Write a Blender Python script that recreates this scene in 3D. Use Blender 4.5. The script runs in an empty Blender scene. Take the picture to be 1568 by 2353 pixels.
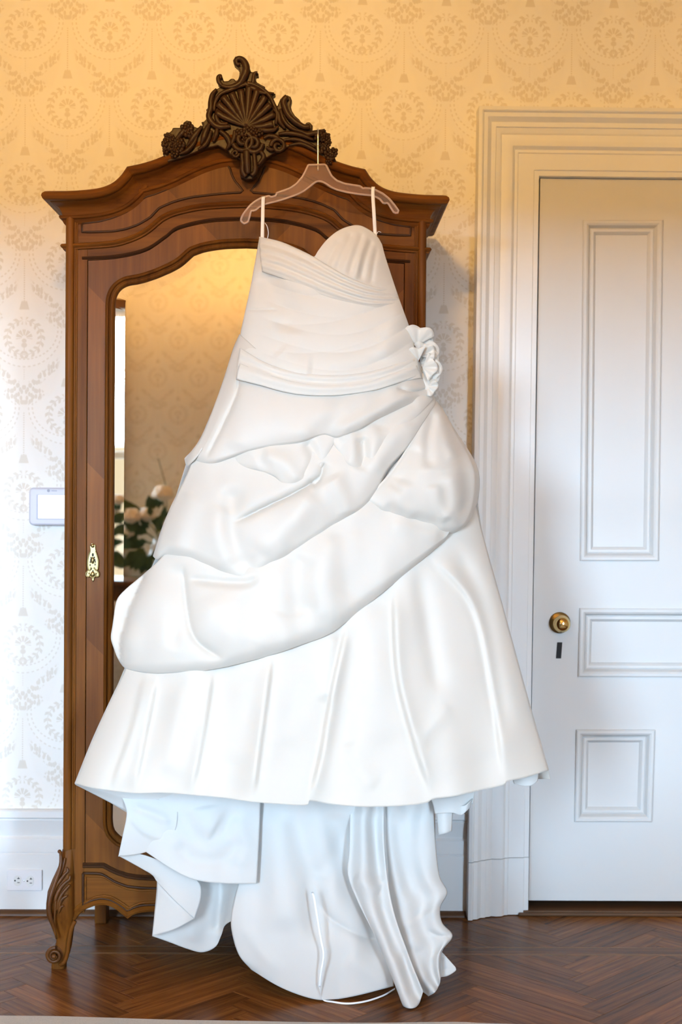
import bpy, bmesh, math, random
import numpy as np
from mathutils import Vector, Matrix

scene = bpy.context.scene
COL = scene.collection

# ------------------------------------------------------------------ camera
F = 3267.0                      # focal length in pixels of the 1568 x 2353 frame (50 mm on a 24 mm wide frame)
CX, CY = 784.0, 1176.5
CAM = np.array([0.0, -4.485, 1.350])
YAW, PITCH, ROLL = math.radians(0.8), math.radians(-1.0), 0.008
_f = np.array([math.sin(YAW) * math.cos(PITCH), math.cos(YAW) * math.cos(PITCH), math.sin(PITCH)])
_r0 = np.array([math.cos(YAW), -math.sin(YAW), 0.0])
_u0 = np.cross(_r0, _f)
_r = _r0 * math.cos(ROLL) + _u0 * math.sin(ROLL)
_u = -_r0 * math.sin(ROLL) + _u0 * math.cos(ROLL)
cam_data = bpy.data.cameras.new('camera')
cam = bpy.data.objects.new('camera', cam_data)
COL.objects.link(cam)
M = Matrix((( _r[0], _u[0], -_f[0], CAM[0]), (_r[1], _u[1], -_f[1], CAM[1]), (_r[2], _u[2], -_f[2], CAM[2]), (0, 0, 0, 1)))
cam.matrix_world = M
cam_data.sensor_fit = 'HORIZONTAL'
cam_data.sensor_width = 24.0
cam_data.lens = F * 24.0 / 1568.0
cam_data.clip_start = 0.05
cam_data.dof.use_dof = True
cam_data.dof.focus_distance = 3.75
cam_data.dof.aperture_fstop = 3.2
scene.camera = cam

# ------------------------------------------------------------------ light and exposure
SKY = 146.0
world = bpy.data.worlds.new('overcast_sky')
scene.world = world
world.use_nodes = True
wt = world.node_tree
wt.nodes.clear()
_tc = wt.nodes.new('ShaderNodeTexCoord'); _sep = wt.nodes.new('ShaderNodeSeparateXYZ')
_ramp = wt.nodes.new('ShaderNodeValToRGB'); _bg = wt.nodes.new('ShaderNodeBackground'); _wo = wt.nodes.new('ShaderNodeOutputWorld')
wt.links.new(_tc.outputs['Generated'], _sep.inputs[0]); wt.links.new(_sep.outputs['Z'], _ramp.inputs[0])
_e = _ramp.color_ramp.elements
_e[0].position = 0.030; _e[0].color = (0.0085, 0.0075, 0.0055, 1)      # pale houses below the skyline
_e[1].position = 0.036; _e[1].color = (0.55, 0.76, 1.0, 1)
for _p, _k in ((0.10, 0.85), (0.20, 0.42), (0.5, 0.22), (1.0, 0.16)):                # hazy overcast: brightest near the skyline
    _x = _e.new(_p); _x.color = (0.55*_k, 0.76*_k, 1.0*_k, 1)
wt.links.new(_ramp.outputs[0], _bg.inputs[0]); _bg.inputs[1].default_value = SKY
wt.links.new(_bg.outputs[0], _wo.inputs[0])

scene.view_settings.view_transform = 'Standard'
scene.view_settings.look = 'None'
scene.view_settings.gamma = 1.0
scene.view_settings.use_curve_mapping = False
scene.view_settings.exposure = 0.42
scene.cycles.use_denoising = True
scene.cycles.max_bounces = 10
scene.cycles.diffuse_bounces = 5
scene.cycles.glossy_bounces = 5
scene.cycles.transmission_bounces = 8
scene.cycles.caustics_reflective = False
scene.cycles.caustics_refractive = False

LAMP = (1.0, 0.55, 0.14)
LAMP_RADIANCE = 1560.0

# ------------------------------------------------------------------ pixels to places
def ray(px, py):
    return _f * F + (px - CX) * _r - (py - CY) * _u
def P(px, py, Y):
    """photo pixel on the plane at depth Y (the wall with the wardrobe is Y = 0)"""
    d = ray(px, py); t = (Y - CAM[1]) / d[1]
    return CAM + d * t
def G(px, py, z=0.0):
    d = ray(px, py); t = (z - CAM[2]) / d[2]
    return CAM + d * t
def Pv(px, py, Y):
    """the same for arrays"""
    px = np.asarray(px, float); py = np.asarray(py, float); Y = np.asarray(Y, float)
    d = _f * F + (px - CX)[..., None] * _r - (py - CY)[..., None] * _u
    t = (Y - CAM[1]) / d[..., 1]
    return CAM + d * t[..., None]

# ------------------------------------------------------------------ mesh helpers
def tag(o, label=None, cat=None, group=None, kind=None):
    if label: o['label'] = label
    if cat: o['category'] = cat
    if group: o['group'] = group
    if kind: o['kind'] = kind
    return o

def empty(name, loc):
    o = bpy.data.objects.new(name, None)
    o.location = Vector([float(c) for c in loc]); o.empty_display_size = 0.05
    COL.objects.link(o)
    return o

def root_loc(o):
    l = Vector((0, 0, 0))
    while o is not None:
        l = l + o.location; o = o.parent
    return l

def mesh(name, verts, faces, mat, parent=None, smooth=True, bevel=0.0, angle=40, loc=None, segs=2, subsurf=0, solid=0.0, fix=True):
    """verts in world metres; the mesh is linked as ONE object under parent"""
    off = root_loc(parent) if parent is not None else Vector((0, 0, 0)) if loc is None else Vector([float(c) for c in loc])
    me = bpy.data.meshes.new(name)
    V = np.asarray(verts, float).reshape(-1, 3) - np.array(off)
    me.from_pydata([tuple(v) for v in V], [], [tuple(int(i) for i in f) for f in faces])
    if fix:
        bm = bmesh.new(); bm.from_mesh(me)
        bmesh.ops.recalc_face_normals(bm, faces=bm.faces)
        bm.to_mesh(me); bm.free()
    me.materials.append(mat)
    if smooth:
        me.polygons.foreach_set('use_smooth', [True] * len(me.polygons))
        if angle < 180:
            me.set_sharp_from_angle(angle=math.radians(angle))
    o = bpy.data.objects.new(name, me)
    COL.objects.link(o)
    if parent is not None: o.parent = parent
    elif loc is not None: o.location = off
    if solid:
        m = o.modifiers.new('thick', 'SOLIDIFY'); m.thickness = solid; m.offset = 0
    if bevel:
        m = o.modifiers.new('bevel', 'BEVEL'); m.width = bevel; m.segments = segs; m.limit_method = 'ANGLE'; m.angle_limit = math.radians(35)
    if subsurf:
        m = o.modifiers.new('sub', 'SUBSURF'); m.levels = subsurf; m.render_levels = subsurf
    return o

class MB:
    """collects shapes into one mesh"""
    def __init__(self): self.v = []; self.f = []
    def add(self, v, f):
        n = len(self.v); self.v.extend([tuple(map(float, p)) for p in v]); self.f.extend([tuple(int(i) + n for i in q) for q in f]); return self
    def box(self, a, b):
        (x0, y0, z0), (x1, y1, z1) = a, b
        v = [(x0,y0,z0),(x1,y0,z0),(x1,y1,z0),(x0,y1,z0),(x0,y0,z1),(x1,y0,z1),(x1,y1,z1),(x0,y1,z1)]
        return self.add(v, [(0,3,2,1),(4,5,6,7),(0,1,5,4),(1,2,6,5),(2,3,7,6),(3,0,4,7)])
    def tube(self, pts, rad, n=8, cap=True, squash=None):
        return self.add(*tube_vf(pts, rad, n, cap, squash))
    def prism(self, poly, y0, y1):
        """polygon of (x, z) extruded from y0 to y1"""
        k = len(poly)
        v = [(x, y0, z) for x, z in poly] + [(x, y1, z) for x, z in poly]
        f = [tuple(range(k)), tuple(range(2*k-1, k-1, -1))] + [(i, i+k, (i+1) % k + k, (i+1) % k) for i in range(k)]
        return self.add(v, f)
    def lathe(self, prof, center, axis='Z', n=24):
        """prof: (radius, height) list"""
        v = []; f = []
        for r, h in prof:
            for i in range(n):
                a = 2*math.pi*i/n
                c, s = r*math.cos(a), r*math.sin(a)
                p = (c, s, h) if axis == 'Z' else (c, -h, s)
                v.append((p[0]+center[0], p[1]+center[1], p[2]+center[2]))
        for k in range(len(prof)-1):
            for i in range(n):
                j = (i+1) % n
                f.append((k*n+i, k*n+j, (k+1)*n+j, (k+1)*n+i))
        f.append(tuple(range(n-1, -1, -1))); f.append(tuple((len(prof)-1)*n+i for i in range(n)))
        return self.add(v, f)
    def ball(self, c, r, n=10, m=7, scale=(1,1,1)):
        v = []; f = []
        for k in range(1, m):
            t = math.pi*k/m
            for i in range(n):
                a = 2*math.pi*i/n
                v.append((c[0]+r*scale[0]*math.sin(t)*math.cos(a), c[1]+r*scale[1]*math.sin(t)*math.sin(a), c[2]+r*scale[2]*math.cos(t)))
        top = len(v); v.append((c[0], c[1], c[2]+r*scale[2])); bot = len(v); v.append((c[0], c[1], c[2]-r*scale[2]))
        for k in range(m-2):
            for i in range(n):
                j = (i+1) % n
                f.append((k*n+i, (k+1)*n+i, (k+1)*n+j, k*n+j))
        for i in range(n):
            j = (i+1) % n
            f.append((top, i, j)); f.append((bot, (m-2)*n+j, (m-2)*n+i))
        return self.add(v, f)
    def sweep(self, path, prof, closed=False, cap=True):
        """path: (pos, out, down) triples; prof: (d, p) = distance along down, distance along out"""
        k = len(prof); v = []; f = []
        for pos, out, down in path:
            pos, out, down = map(np.asarray, (pos, out, down))
            for d, p in prof: v.append(pos + down*d + out*p)
        m = len(path); seg = m if closed else m-1
        for i in range(seg):
            for j in range(k-1):
                a, b = i*k+j, ((i+1) % m)*k+j
                f.append((a, a+1, b+1, b))
        if not closed and cap:
            f.append(tuple(range(k-1, -1, -1))); f.append(tuple((m-1)*k+j for j in range(k)))
        return self.add(v, f)
    def build(self, name, mat, parent=None, **kw): return mesh(name, self.v, self.f, mat, parent, **kw)

def tube_vf(pts, rad, n=8, cap=True, squash=None):
    pts = [np.asarray(p, float) for p in pts]
    if not hasattr(rad, '__len__'): rad = [rad]*len(pts)
    v = []; f = []
    up = np.array([0.0, 1.0, 0.0])
    for i, p in enumerate(pts):
        t = pts[min(i+1, len(pts)-1)] - pts[max(i-1, 0)]
        t = t/(np.linalg.norm(t)+1e-12)
        a = np.cross(t, up)
        if np.linalg.norm(a) < 0.15: a = np.cross(t, np.array([1.0, 0, 0.3]))
        a /= np.linalg.norm(a); b = np.cross(t, a)
        for k in range(n):
            an = 2*math.pi*k/n
            sq = 1.0 if squash is None else squash
            v.append(p + rad[i]*(a*math.cos(an) + sq*b*math.sin(an)))
    for i in range(len(pts)-1):
        for k in range(n):
            j = (k+1) % n
            f.append((i*n+k, i*n+j, (i+1)*n+j, (i+1)*n+k))
    if cap:
        f.append(tuple(range(n-1, -1, -1))); f.append(tuple((len(pts)-1)*n+k for k in range(n)))
    return v, f

def catmull(pts, n):
    """n points along a smooth curve through pts, evenly spaced by chord length"""
    p = np.asarray(pts, float)
    if len(p) == 2:
        t = np.linspace(0, 1, n)[:, None]; return p[0]*(1-t) + p[1]*t
    d = np.r_[0, np.cumsum(np.sqrt(np.maximum(np.linalg.norm(np.diff(p, axis=0), axis=1), 1e-9)))]
    m = np.empty_like(p)
    m[1:-1] = (p[2:]-p[:-2])/(d[2:]-d[:-2])[:, None]
    m[0] = (p[1]-p[0])/(d[1]-d[0]); m[-1] = (p[-1]-p[-2])/(d[-1]-d[-2])
    fine = max(n*4, 64)
    s = np.linspace(0, d[-1], fine); i = np.clip(np.searchsorted(d, s, side='right')-1, 0, len(p)-2)
    h = (d[i+1]-d[i]); u = ((s-d[i])/h)[:, None]; h = h[:, None]
    q = (2*u**3-3*u**2+1)*p[i] + (u**3-2*u**2+u)*h*m[i] + (-2*u**3+3*u**2)*p[i+1] + (u**3-u**2)*h*m[i+1]
    L = np.r_[0, np.cumsum(np.linalg.norm(np.diff(q, axis=0), axis=1))]
    t = np.linspace(0, L[-1], n)
    return np.stack([np.interp(t, L, q[:, k]) for k in range(q.shape[1])], axis=1)

def polyline(pts, n):
    p = np.asarray(pts, float)
    L = np.r_[0, np.cumsum(np.linalg.norm(np.diff(p, axis=0), axis=1))]
    t = np.linspace(0, L[-1], n)
    return np.stack([np.interp(t, L, p[:, k]) for k in range(p.shape[1])], axis=1)

# ------------------------------------------------------------------ materials
def new_mat(name):
    m = bpy.data.materials.new(name); m.use_nodes = True
    nt = m.node_tree; nt.nodes.clear()
    out = nt.nodes.new('ShaderNodeOutputMaterial'); b = nt.nodes.new('ShaderNodeBsdfPrincipled')
    nt.links.new(b.outputs[0], out.inputs[0])
    return m, nt, b

def plain(name, col, rough=0.5, metal=0.0, coat=0.0, noise=0.0, nscale=30.0, bump=0.0, sheen=0.0, spec=0.5, emit=None, estr=0.0, trans=0.0, ior=1.45):
    m, nt, b = new_mat(name)
    b.inputs['Base Color'].default_value = (*col, 1); b.inputs['Roughness'].default_value = rough
    b.inputs['Metallic'].default_value = metal; b.inputs['Coat Weight'].default_value = coat
    b.inputs['Coat Roughness'].default_value = 0.12
    b.inputs['Sheen Weight'].default_value = sheen; b.inputs['Specular IOR Level'].default_value = spec
    b.inputs['Transmission Weight'].default_value = trans; b.inputs['IOR'].default_value = ior
    if emit: b.inputs['Emission Color'].default_value = (*emit, 1); b.inputs['Emission Strength'].default_value = estr
    if noise or bump:
        tc = nt.nodes.new('ShaderNodeTexCoord'); nz = nt.nodes.new('ShaderNodeTexNoise')
        nz.inputs['Scale'].default_value = nscale; nz.inputs['Detail'].default_value = 4
        nt.links.new(tc.outputs['Object'], nz.inputs['Vector'])
        if noise:
            mx = nt.nodes.new('ShaderNodeMix'); mx.data_type = 'RGBA'
            mx.inputs[6].default_value = (*[c*(1-noise) for c in col], 1); mx.inputs[7].default_value = (*[min(1, c*(1+noise)) for c in col], 1)
            nt.links.new(nz.outputs['Fac'], mx.inputs[0]); nt.links.new(mx.outputs[2], b.inputs['Base Color'])
        if bump:
            bp = nt.nodes.new('ShaderNodeBump'); bp.inputs['Strength'].default_value = 0.4; bp.inputs['Distance'].default_value = bump
            nt.links.new(nz.outputs['Fac'], bp.inputs['Height']); nt.links.new(bp.outputs[0], b.inputs['Normal'])
    return m

def wood(name, light, dark, axis='Z', scale=1.0, rough=0.46, coat=0.0, spec=0.09, rnd=False, chevron=False):
    """streaky grain along one axis; chevron = diagonal book-matched veneer"""
    m, nt, b = new_mat(name)
    N = nt.nodes.new; L = nt.links.new
    tc = N('ShaderNodeTexCoord'); mp = N('ShaderNodeMapping')
    s = {'X': (1.2, 26, 26), 'Y': (26, 1.2, 26), 'Z': (26, 26, 1.2)}[axis]
    mp.inputs['Scale'].default_value = [c*scale for c in s]
    L(tc.outputs['Object'], mp.inputs['Vector'])
    vec = mp.outputs[0]
    oi = N('ShaderNodeObjectInfo')
    if rnd:
        ad = N('ShaderNodeVectorMath'); ad.operation = 'ADD'
        cm = N('ShaderNodeCombineXYZ'); ml = N('ShaderNodeMath'); ml.operation = 'MULTIPLY'; ml.inputs[1].default_value = 57.0
        L(oi.outputs['Random'], ml.inputs[0]); L(ml.outputs[0], cm.inputs[0]); L(ml.outputs[0], cm.inputs[1]); L(ml.outputs[0], cm.inputs[2])
        L(vec, ad.inputs[0]); L(cm.outputs[0], ad.inputs[1]); vec = ad.outputs[0]
    n1 = N('ShaderNodeTexNoise'); n1.inputs['Scale'].default_value = 1.0; n1.inputs['Detail'].default_value = 6; n1.inputs['Roughness'].default_value = 0.6
    L(vec, n1.inputs['Vector'])
    n2 = N('ShaderNodeTexNoise'); n2.inputs['Scale'].default_value = 5.0; n2.inputs['Detail'].default_value = 3
    L(vec, n2.inputs['Vector'])
    mx = N('ShaderNodeMath'); mx.operation = 'MULTIPLY_ADD'; mx.inputs[1].default_value = 0.35
    L(n2.outputs['Fac'], mx.inputs[0]); L(n1.outputs['Fac'], mx.inputs[2])
    rp = N('ShaderNodeValToRGB')
    rp.color_ramp.elements[0].position = 0.42; rp.color_ramp.elements[0].color = (*dark, 1)
    rp.color_ramp.elements[1].position = 0.92; rp.color_ramp.elements[1].color = (*light, 1)
    L(mx.outputs[0], rp.inputs[0])
    colr = rp.outputs[0]
    if rnd or chevron:
        hs = N('ShaderNodeHueSaturation')
        L(colr, hs.inputs['Color'])
        if rnd:
            mr = N('ShaderNodeMapRange'); mr.inputs[3].default_value = 0.72; mr.inputs[4].default_value = 1.28
            L(oi.outputs['Random'], mr.inputs[0]); L(mr.outputs[0], hs.inputs['Value'])
        else:
            sp = N('ShaderNodeSeparateXYZ'); L(tc.outputs['Object'], sp.inputs[0])
            ab = N('ShaderNodeMath'); ab.operation = 'ABSOLUTE'; L(sp.outputs['X'], ab.inputs[0])
            a1 = N('ShaderNodeMath'); a1.operation = 'MULTIPLY_ADD'; a1.inputs[1].default_value = -1.0; L(ab.outputs[0], a1.inputs[0]); L(sp.outputs['Z'], a1.inputs[2])
            a2 = N('ShaderNodeMath'); a2.operation = 'MULTIPLY'; a2.inputs[1].default_value = 2.05; L(a1.outputs[0], a2.inputs[0])
            a3 = N('ShaderNodeMath'); a3.operation = 'FRACT'; L(a2.outputs[0], a3.inputs[0])
            mr = N('ShaderNodeMapRange'); mr.inputs[3].default_value = 0.86; mr.inputs[4].default_value = 1.2
            L(a3.outputs[0], mr.inputs[0]); L(mr.outputs[0], hs.inputs['Value'])
        colr = hs.outputs[0]
    L(colr, b.inputs['Base Color'])
    b.inputs['Roughness'].default_value = rough; b.inputs['Coat Weight'].default_value = coat; b.inputs['Coat Roughness'].default_value = 0.18; b.inputs['Specular IOR Level'].default_value = spec
    bp = N('ShaderNodeBump'); bp.inputs['Strength'].default_value = 0.25; bp.inputs['Distance'].default_value = 0.0008
    L(n1.outputs['Fac'], bp.inputs['Height']); L(bp.outputs[0], b.inputs['Normal'])
    return m

# expression nodes for the wallpaper print
class E:
    nt = None
    def __init__(s, x): s.x = x
    @staticmethod
    def op(o, *a, clamp=False):
        n = E.nt.nodes.new('ShaderNodeMath'); n.operation = o; n.use_clamp = clamp
        for i, q in enumerate(a):
            if isinstance(q, E): E.nt.links.new(q.x, n.inputs[i])
            else: n.inputs[i].default_value = float(q)
        return E(n.outputs[0])
    def __add__(s, o): return E.op('ADD', s, o)
    __radd__ = __add__
    def __sub__(s, o): return E.op('SUBTRACT', s, o)
    def __rsub__(s, o): return E.op('SUBTRACT', o, s)
    def __mul__(s, o): return E.op('MULTIPLY', s, o)
    __rmul__ = __mul__
    def __truediv__(s, o): return E.op('DIVIDE', s, o)
def eabs(a): return E.op('ABSOLUTE', a)
def emax(*a):
    r = a[0]
    for b in a[1:]: r = E.op('MAXIMUM', r, b)
    return r
def emin(a, b): return E.op('MINIMUM', a, b)
def esqrt(a): return E.op('SQRT', a)
def ecos(a): return E.op('COSINE', a)
def lt(a, edge, soft):
    """1 where a < edge, soft step"""
    n = E.nt.nodes.new('ShaderNodeMapRange'); n.interpolation_type = 'SMOOTHSTEP'
    E.nt.links.new(a.x, n.inputs[0])
    n.inputs[1].default_value = edge-soft; n.inputs[2].default_value = edge+soft; n.inputs[3].default_value = 1.0; n.inputs[4].default_value = 0.0
    return E(n.outputs[0])
def gt(a, edge, soft): return 1 - lt(a, edge, soft)

def wallpaper_group():
    """one garland repeat. Input: a (across, repeats, -0.5..0.5), b (up, in repeat widths from the flower's centre)"""
    g = bpy.data.node_groups.new('garland_print', 'ShaderNodeTree')
    g.interface.new_socket('a', in_out='INPUT', socket_type='NodeSocketFloat')
    g.interface.new_socket('b', in_out='INPUT', socket_type='NodeSocketFloat')
    g.interface.new_socket('print', in_out='OUTPUT', socket_type='NodeSocketFloat')
    g.interface.new_socket('plain', in_out='OUTPUT', socket_type='NodeSocketFloat')
    gi = g.nodes.new('NodeGroupInput'); go = g.nodes.new('NodeGroupOutput')
    E.nt = g
    a = E(gi.outputs[0]); b = E(gi.outputs[1]); x = eabs(a)
    r = esqrt(a*a + b*b); th = E.op('ARCTAN2', x, b)                 # 0 at top, pi at the bottom
    # seven-petal fan
    fan = lt(r, 0.098, 0.008)*gt(r, 0.028, 0.004)*gt(ecos(th*10.0), -0.62, 0.2)*lt(th, 1.78, 0.1)
    drop = lt(esqrt(a*a + (b+0.036)*(b+0.036)*1.2), 0.028, 0.006)
    drop2 = lt(esqrt(a*a + (b+0.088)*(b+0.088)*1.3), 0.034, 0.008)
    stemv = lt(x, 0.005, 0.002)*lt(b, -0.1, 0.01)*gt(b, -0.2, 0.01)
    # wreath of paired leaves
    rr = r - 0.203
    leaf = gt(ecos(th*17.0 - eabs(rr)*48.0), 0.05, 0.3)*lt(eabs(eabs(rr)-0.024), 0.021, 0.008)*gt(th, 0.1, 0.06)
    stem = lt(eabs(rr), 0.004, 0.003)*gt(th, 0.14, 0.04)
    # two beaded swags
    bb = b - 0.10
    e1 = esqrt((a/0.40)*(a/0.40) + (bb/0.355)*(bb/0.355)); e2 = esqrt((a/0.445)*(a/0.445) + (bb/0.445)*(bb/0.445))
    t1 = E.op('ARCTAN2', a, bb)
    low = lt(b, 0.14, 0.02)
    bead = gt(ecos(t1*46.0), -0.1, 0.5)
    sw = emax(lt(eabs(e1-1.0), 0.022, 0.012), lt(eabs(e2-1.0), 0.018, 0.010))*low*bead*0.85
    # beaded cord and tassel above, cord below
    cord = lt(x, 0.0075, 0.004)*gt(b, 0.42, 0.01)*lt(b, 0.95, 0.02)*gt(ecos(b*230.0), -0.3, 0.5)
    tas = lt(x + (b-0.43)*0.27, 0.034, 0.006)*gt(b, 0.335, 0.008)*lt(b, 0.435, 0.012)
    cord2 = lt(x, 0.006, 0.003)*lt(b, -0.36, 0.01)*gt(b, -0.5, 0.01)*gt(ecos(b*230.0), -0.3, 0.5)*0.7
    # garland: bouquet below with two arms rising to either side
    cv = g.nodes.new('ShaderNodeCombineXYZ'); g.links.new(x.x, cv.inputs[0]); g.links.new(b.x, cv.inputs[1])
    vo = g.nodes.new('ShaderNodeTexVoronoi'); vo.voronoi_dimensions = '2D'; vo.inputs['Scale'].default_value = 21.0; vo.inputs['Randomness'].default_value = 0.95
    mp = g.nodes.new('ShaderNodeMapping'); mp.inputs['Rotation'].default_value = (0, 0, 0.75); mp.inputs['Scale'].default_value = (1.35, 0.78, 1)
    g.links.new(cv.outputs[0], mp.inputs[0]); g.links.new(mp.outputs[0], vo.inputs['Vector'])
    leafd = E(vo.outputs['Distance'])
    nz = g.nodes.new('ShaderNodeTexNoise'); nz.noise_dimensions = '2D'; nz.inputs['Scale'].default_value = 9.0
    g.links.new(cv.outputs[0], nz.inputs['Vector'])
    wob = (E(nz.outputs['Fac'])-0.5)*0.12
    cy = b + 0.66 - x*0.92                                             # height over the arm's centre line
    arm = lt(eabs(cy + wob) + x*0.10, 0.088, 0.02)*lt(x, 0.41, 0.03)
    bq = lt(esqrt((x/0.24)*(x/0.24) + ((b+0.67)/0.125)*((b+0.67)/0.125)) + wob*3.0, 1.0, 0.08)
    gar = emax(arm, bq)*lt(leafd, 0.46, 0.09)
    ink = emax(fan, drop, drop2, stemv, leaf, stem, sw, cord, tas, cord2, gar)
    halo = emax(lt(e2, 1.0, 0.02)*lt(b, 0.22, 0.05), lt(r, 0.30, 0.02), lt(x + (b-0.4)*0.25, 0.12, 0.03)*gt(b, 0.1, 0.02)*lt(b, 0.75, 0.1))
    g.links.new(ink.x, go.inputs[0]); g.links.new(halo.x, go.inputs[1])
    return g

_grp = wallpaper_group()
def wallpaper(name, x0, z0, W, H):
    """x0, z0: a flower's centre on the wall; W, H: repeat in metres"""
    m, nt, b = new_mat(name)
    E.nt = nt
    tc = nt.nodes.new('ShaderNodeTexCoord'); sp = nt.nodes.new('ShaderNodeSeparateXYZ')
    nt.links.new(tc.outputs['Object'], sp.inputs[0])
    X = E(sp.outputs['X']); Z = E(sp.outputs['Z'])
    inks = []; halos = []
    for k in (0, 1):
        u = (X - x0)/W + 0.5*k + 0.5
        a = E.op('FRACT', u) - 0.5
        v = (Z - z0)/H + 0.5*k + 0.48
        bb = (E.op('FRACT', v) - 0.48)*(H/W)
        n = nt.nodes.new('ShaderNodeGroup'); n.node_tree = _grp
        nt.links.new(a.x, n.inputs[0]); nt.links.new(bb.x, n.inputs[1])
        inks.append(E(n.outputs[0])); halos.append(E(n.outputs[1]))
    ink = emax(*inks); halo = emax(*halos)
    # fine stipple between the motifs
    st = gt(ecos(X*(2*math.pi/0.0042))*ecos(Z*(2*math.pi/0.0042)), 0.1, 0.4)*(1-halo)
    f = emax(ink, st*0.22)
    mx = nt.nodes.new('ShaderNodeMix'); mx.data_type = 'RGBA'
    mx.inputs[6].default_value = (0.87, 0.85, 0.81, 1); mx.inputs[7].default_value = (0.735, 0.69, 0.615, 1)
    nt.links.new(f.x, mx.inputs[0]); nt.links.new(mx.outputs[2], b.inputs['Base Color'])
    b.inputs['Roughness'].default_value = 0.62; b.inputs['Specular IOR Level'].default_value = 0.25
    return m

def mirror_coords(pts, n): return catmull(pts, n)

M_trim = plain('white_trim_paint', (0.78, 0.78, 0.77), rough=0.38, bump=0.0006, nscale=14)
M_door = plain('white_door_paint', (0.63, 0.625, 0.61), rough=0.42, bump=0.0005, nscale=9)
M_gap = plain('dark_gap', (0.02, 0.02, 0.02), rough=0.9)
M_walnut = wood('walnut', (0.19, 0.066, 0.010), (0.066, 0.020, 0.0035), 'Z', 1.0)
M_walnut_x = wood('walnut_across', (0.19, 0.066, 0.010), (0.066, 0.020, 0.0035), 'X', 1.0)
M_veneer = wood('walnut_veneer', (0.19, 0.066, 0.010), (0.080, 0.025, 0.0045), 'Z', 0.8, rough=0.42, coat=0.0, spec=0.12, chevron=True)
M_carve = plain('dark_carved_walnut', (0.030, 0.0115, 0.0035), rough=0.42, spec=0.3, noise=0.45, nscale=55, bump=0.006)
M_legcarve = wood('carved_walnut_leg', (0.15, 0.052, 0.010), (0.05, 0.016, 0.0035), 'Z', 2.2, rough=0.4, spec=0.25)
M_groove = plain('groove_shade_moulding', (0.045, 0.017, 0.006), rough=0.45, spec=0.25)  # dark colour stands in for the shade in grooves and door joints
M_oak = wood('oak_plank', (0.24, 0.090, 0.022), (0.066, 0.022, 0.006), 'X', 2.6, rough=0.26, coat=0.0, spec=0.10, rnd=True)
M_oak_light = wood('pale_inlay_strip', (0.24, 0.115, 0.042), (0.15, 0.07, 0.024), 'X', 2.0, rough=0.34, coat=0.0, spec=0.12)
M_oak_dark = wood('dark_inlay_strip', (0.13, 0.065, 0.032), (0.07, 0.035, 0.018), 'X', 2.0, rough=0.34, coat=0.0, spec=0.12)
M_subfloor = wood('oak_floor', (0.20, 0.10, 0.045), (0.11, 0.05, 0.022), 'X', 1.0, rough=0.3, coat=0.3)
M_satin = plain('ivory_satin', (0.565, 0.525, 0.468), rough=0.52, sheen=0.25, spec=0.45)
M_lining = plain('white_lining', (0.58, 0.565, 0.54), rough=0.65, sheen=0.2, spec=0.3)
M_chiffon = plain('ivory_chiffon', (0.62, 0.59, 0.535), rough=0.65, sheen=0.4, spec=0.25)
def acrylic(name, clear, tint):
    m = bpy.data.materials.new(name); m.use_nodes = True; nt = m.node_tree; nt.nodes.clear()
    o = nt.nodes.new('ShaderNodeOutputMaterial'); t = nt.nodes.new('ShaderNodeBsdfTransparent'); b = nt.nodes.new('ShaderNodeBsdfPrincipled'); x = nt.nodes.new('ShaderNodeMixShader')
    b.inputs['Base Color'].default_value = (*tint, 1); b.inputs['Roughness'].default_value = 0.12; b.inputs['Coat Weight'].default_value = 1.0
    t.inputs[0].default_value = (0.97, 0.93, 0.90, 1); x.inputs[0].default_value = 1-clear
    nt.links.new(t.outputs[0], x.inputs[1]); nt.links.new(b.outputs[0], x.inputs[2]); nt.links.new(x.outputs[0], o.inputs[0])
    return m
M_acrylic = acrylic('clear_acrylic', 0.86, (0.60, 0.42, 0.36))
M_acrylic_rim = acrylic('acrylic_edge', 0.48, (0.72, 0.56, 0.50))
M_steel = plain('polished_steel', (0.75, 0.75, 0.76), rough=0.16, metal=1.0)
M_brass = plain('polished_brass', (0.74, 0.55, 0.25), rough=0.12, metal=1.0)
M_oldbrass = plain('cast_brass', (0.27, 0.20, 0.085), rough=0.34, metal=1.0)
M_mirror = plain('silvered_glass', (0.60, 0.55, 0.49), rough=0.012, metal=1.0)
M_plastic = plain('lilac_white_plastic', (0.60, 0.60, 0.68), rough=0.4)
M_plate = plain('white_plastic', (0.82, 0.83, 0.86), rough=0.35)
M_screen = plain('lit_screen', (0.9, 0.9, 0.84), rough=0.2, emit=(1.0, 0.98, 0.9), estr=0.35)
M_ink = plain('grey_print', (0.35, 0.38, 0.48), rough=0.6)
M_black = plain('black_slot', (0.01, 0.01, 0.012), rough=0.7)
M_rug = plain('grey_beige_rug', (0.42, 0.37, 0.31), rough=0.95, noise=0.25, nscale=260, bump=0.003, sheen=0.3)
M_plaster = plain('ceiling_plaster', (0.55, 0.50, 0.42), rough=0.8)
M_sidewall = plain('gold_side_wall', (0.46, 0.37, 0.24), rough=0.8)
M_glass = plain('window_glass', (1, 1, 1), rough=0.0, trans=1.0, ior=1.0, spec=0.0)
M_bulb = plain('glowing_bulb', (1, 0.9, 0.7), rough=0.4, emit=LAMP, estr=LAMP_RADIANCE)
M_porcelain = plain('white_porcelain', (0.8, 0.8, 0.78), rough=0.2)
M_leaf = plain('dark_green_leaf', (0.03, 0.065, 0.022), rough=0.5, noise=0.3, nscale=20)
M_rose = plain('cream_petal', (0.80, 0.72, 0.60), rough=0.6, noise=0.06, nscale=40)
M_curtain = plain('gold_curtain', (0.42, 0.27, 0.10), rough=0.8, sheen=0.2, noise=0.1, nscale=12)
M_darkwood = wood('dark_window_wood', (0.16, 0.075, 0.03), (0.075, 0.034, 0.014), 'Z', 1.0)
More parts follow.
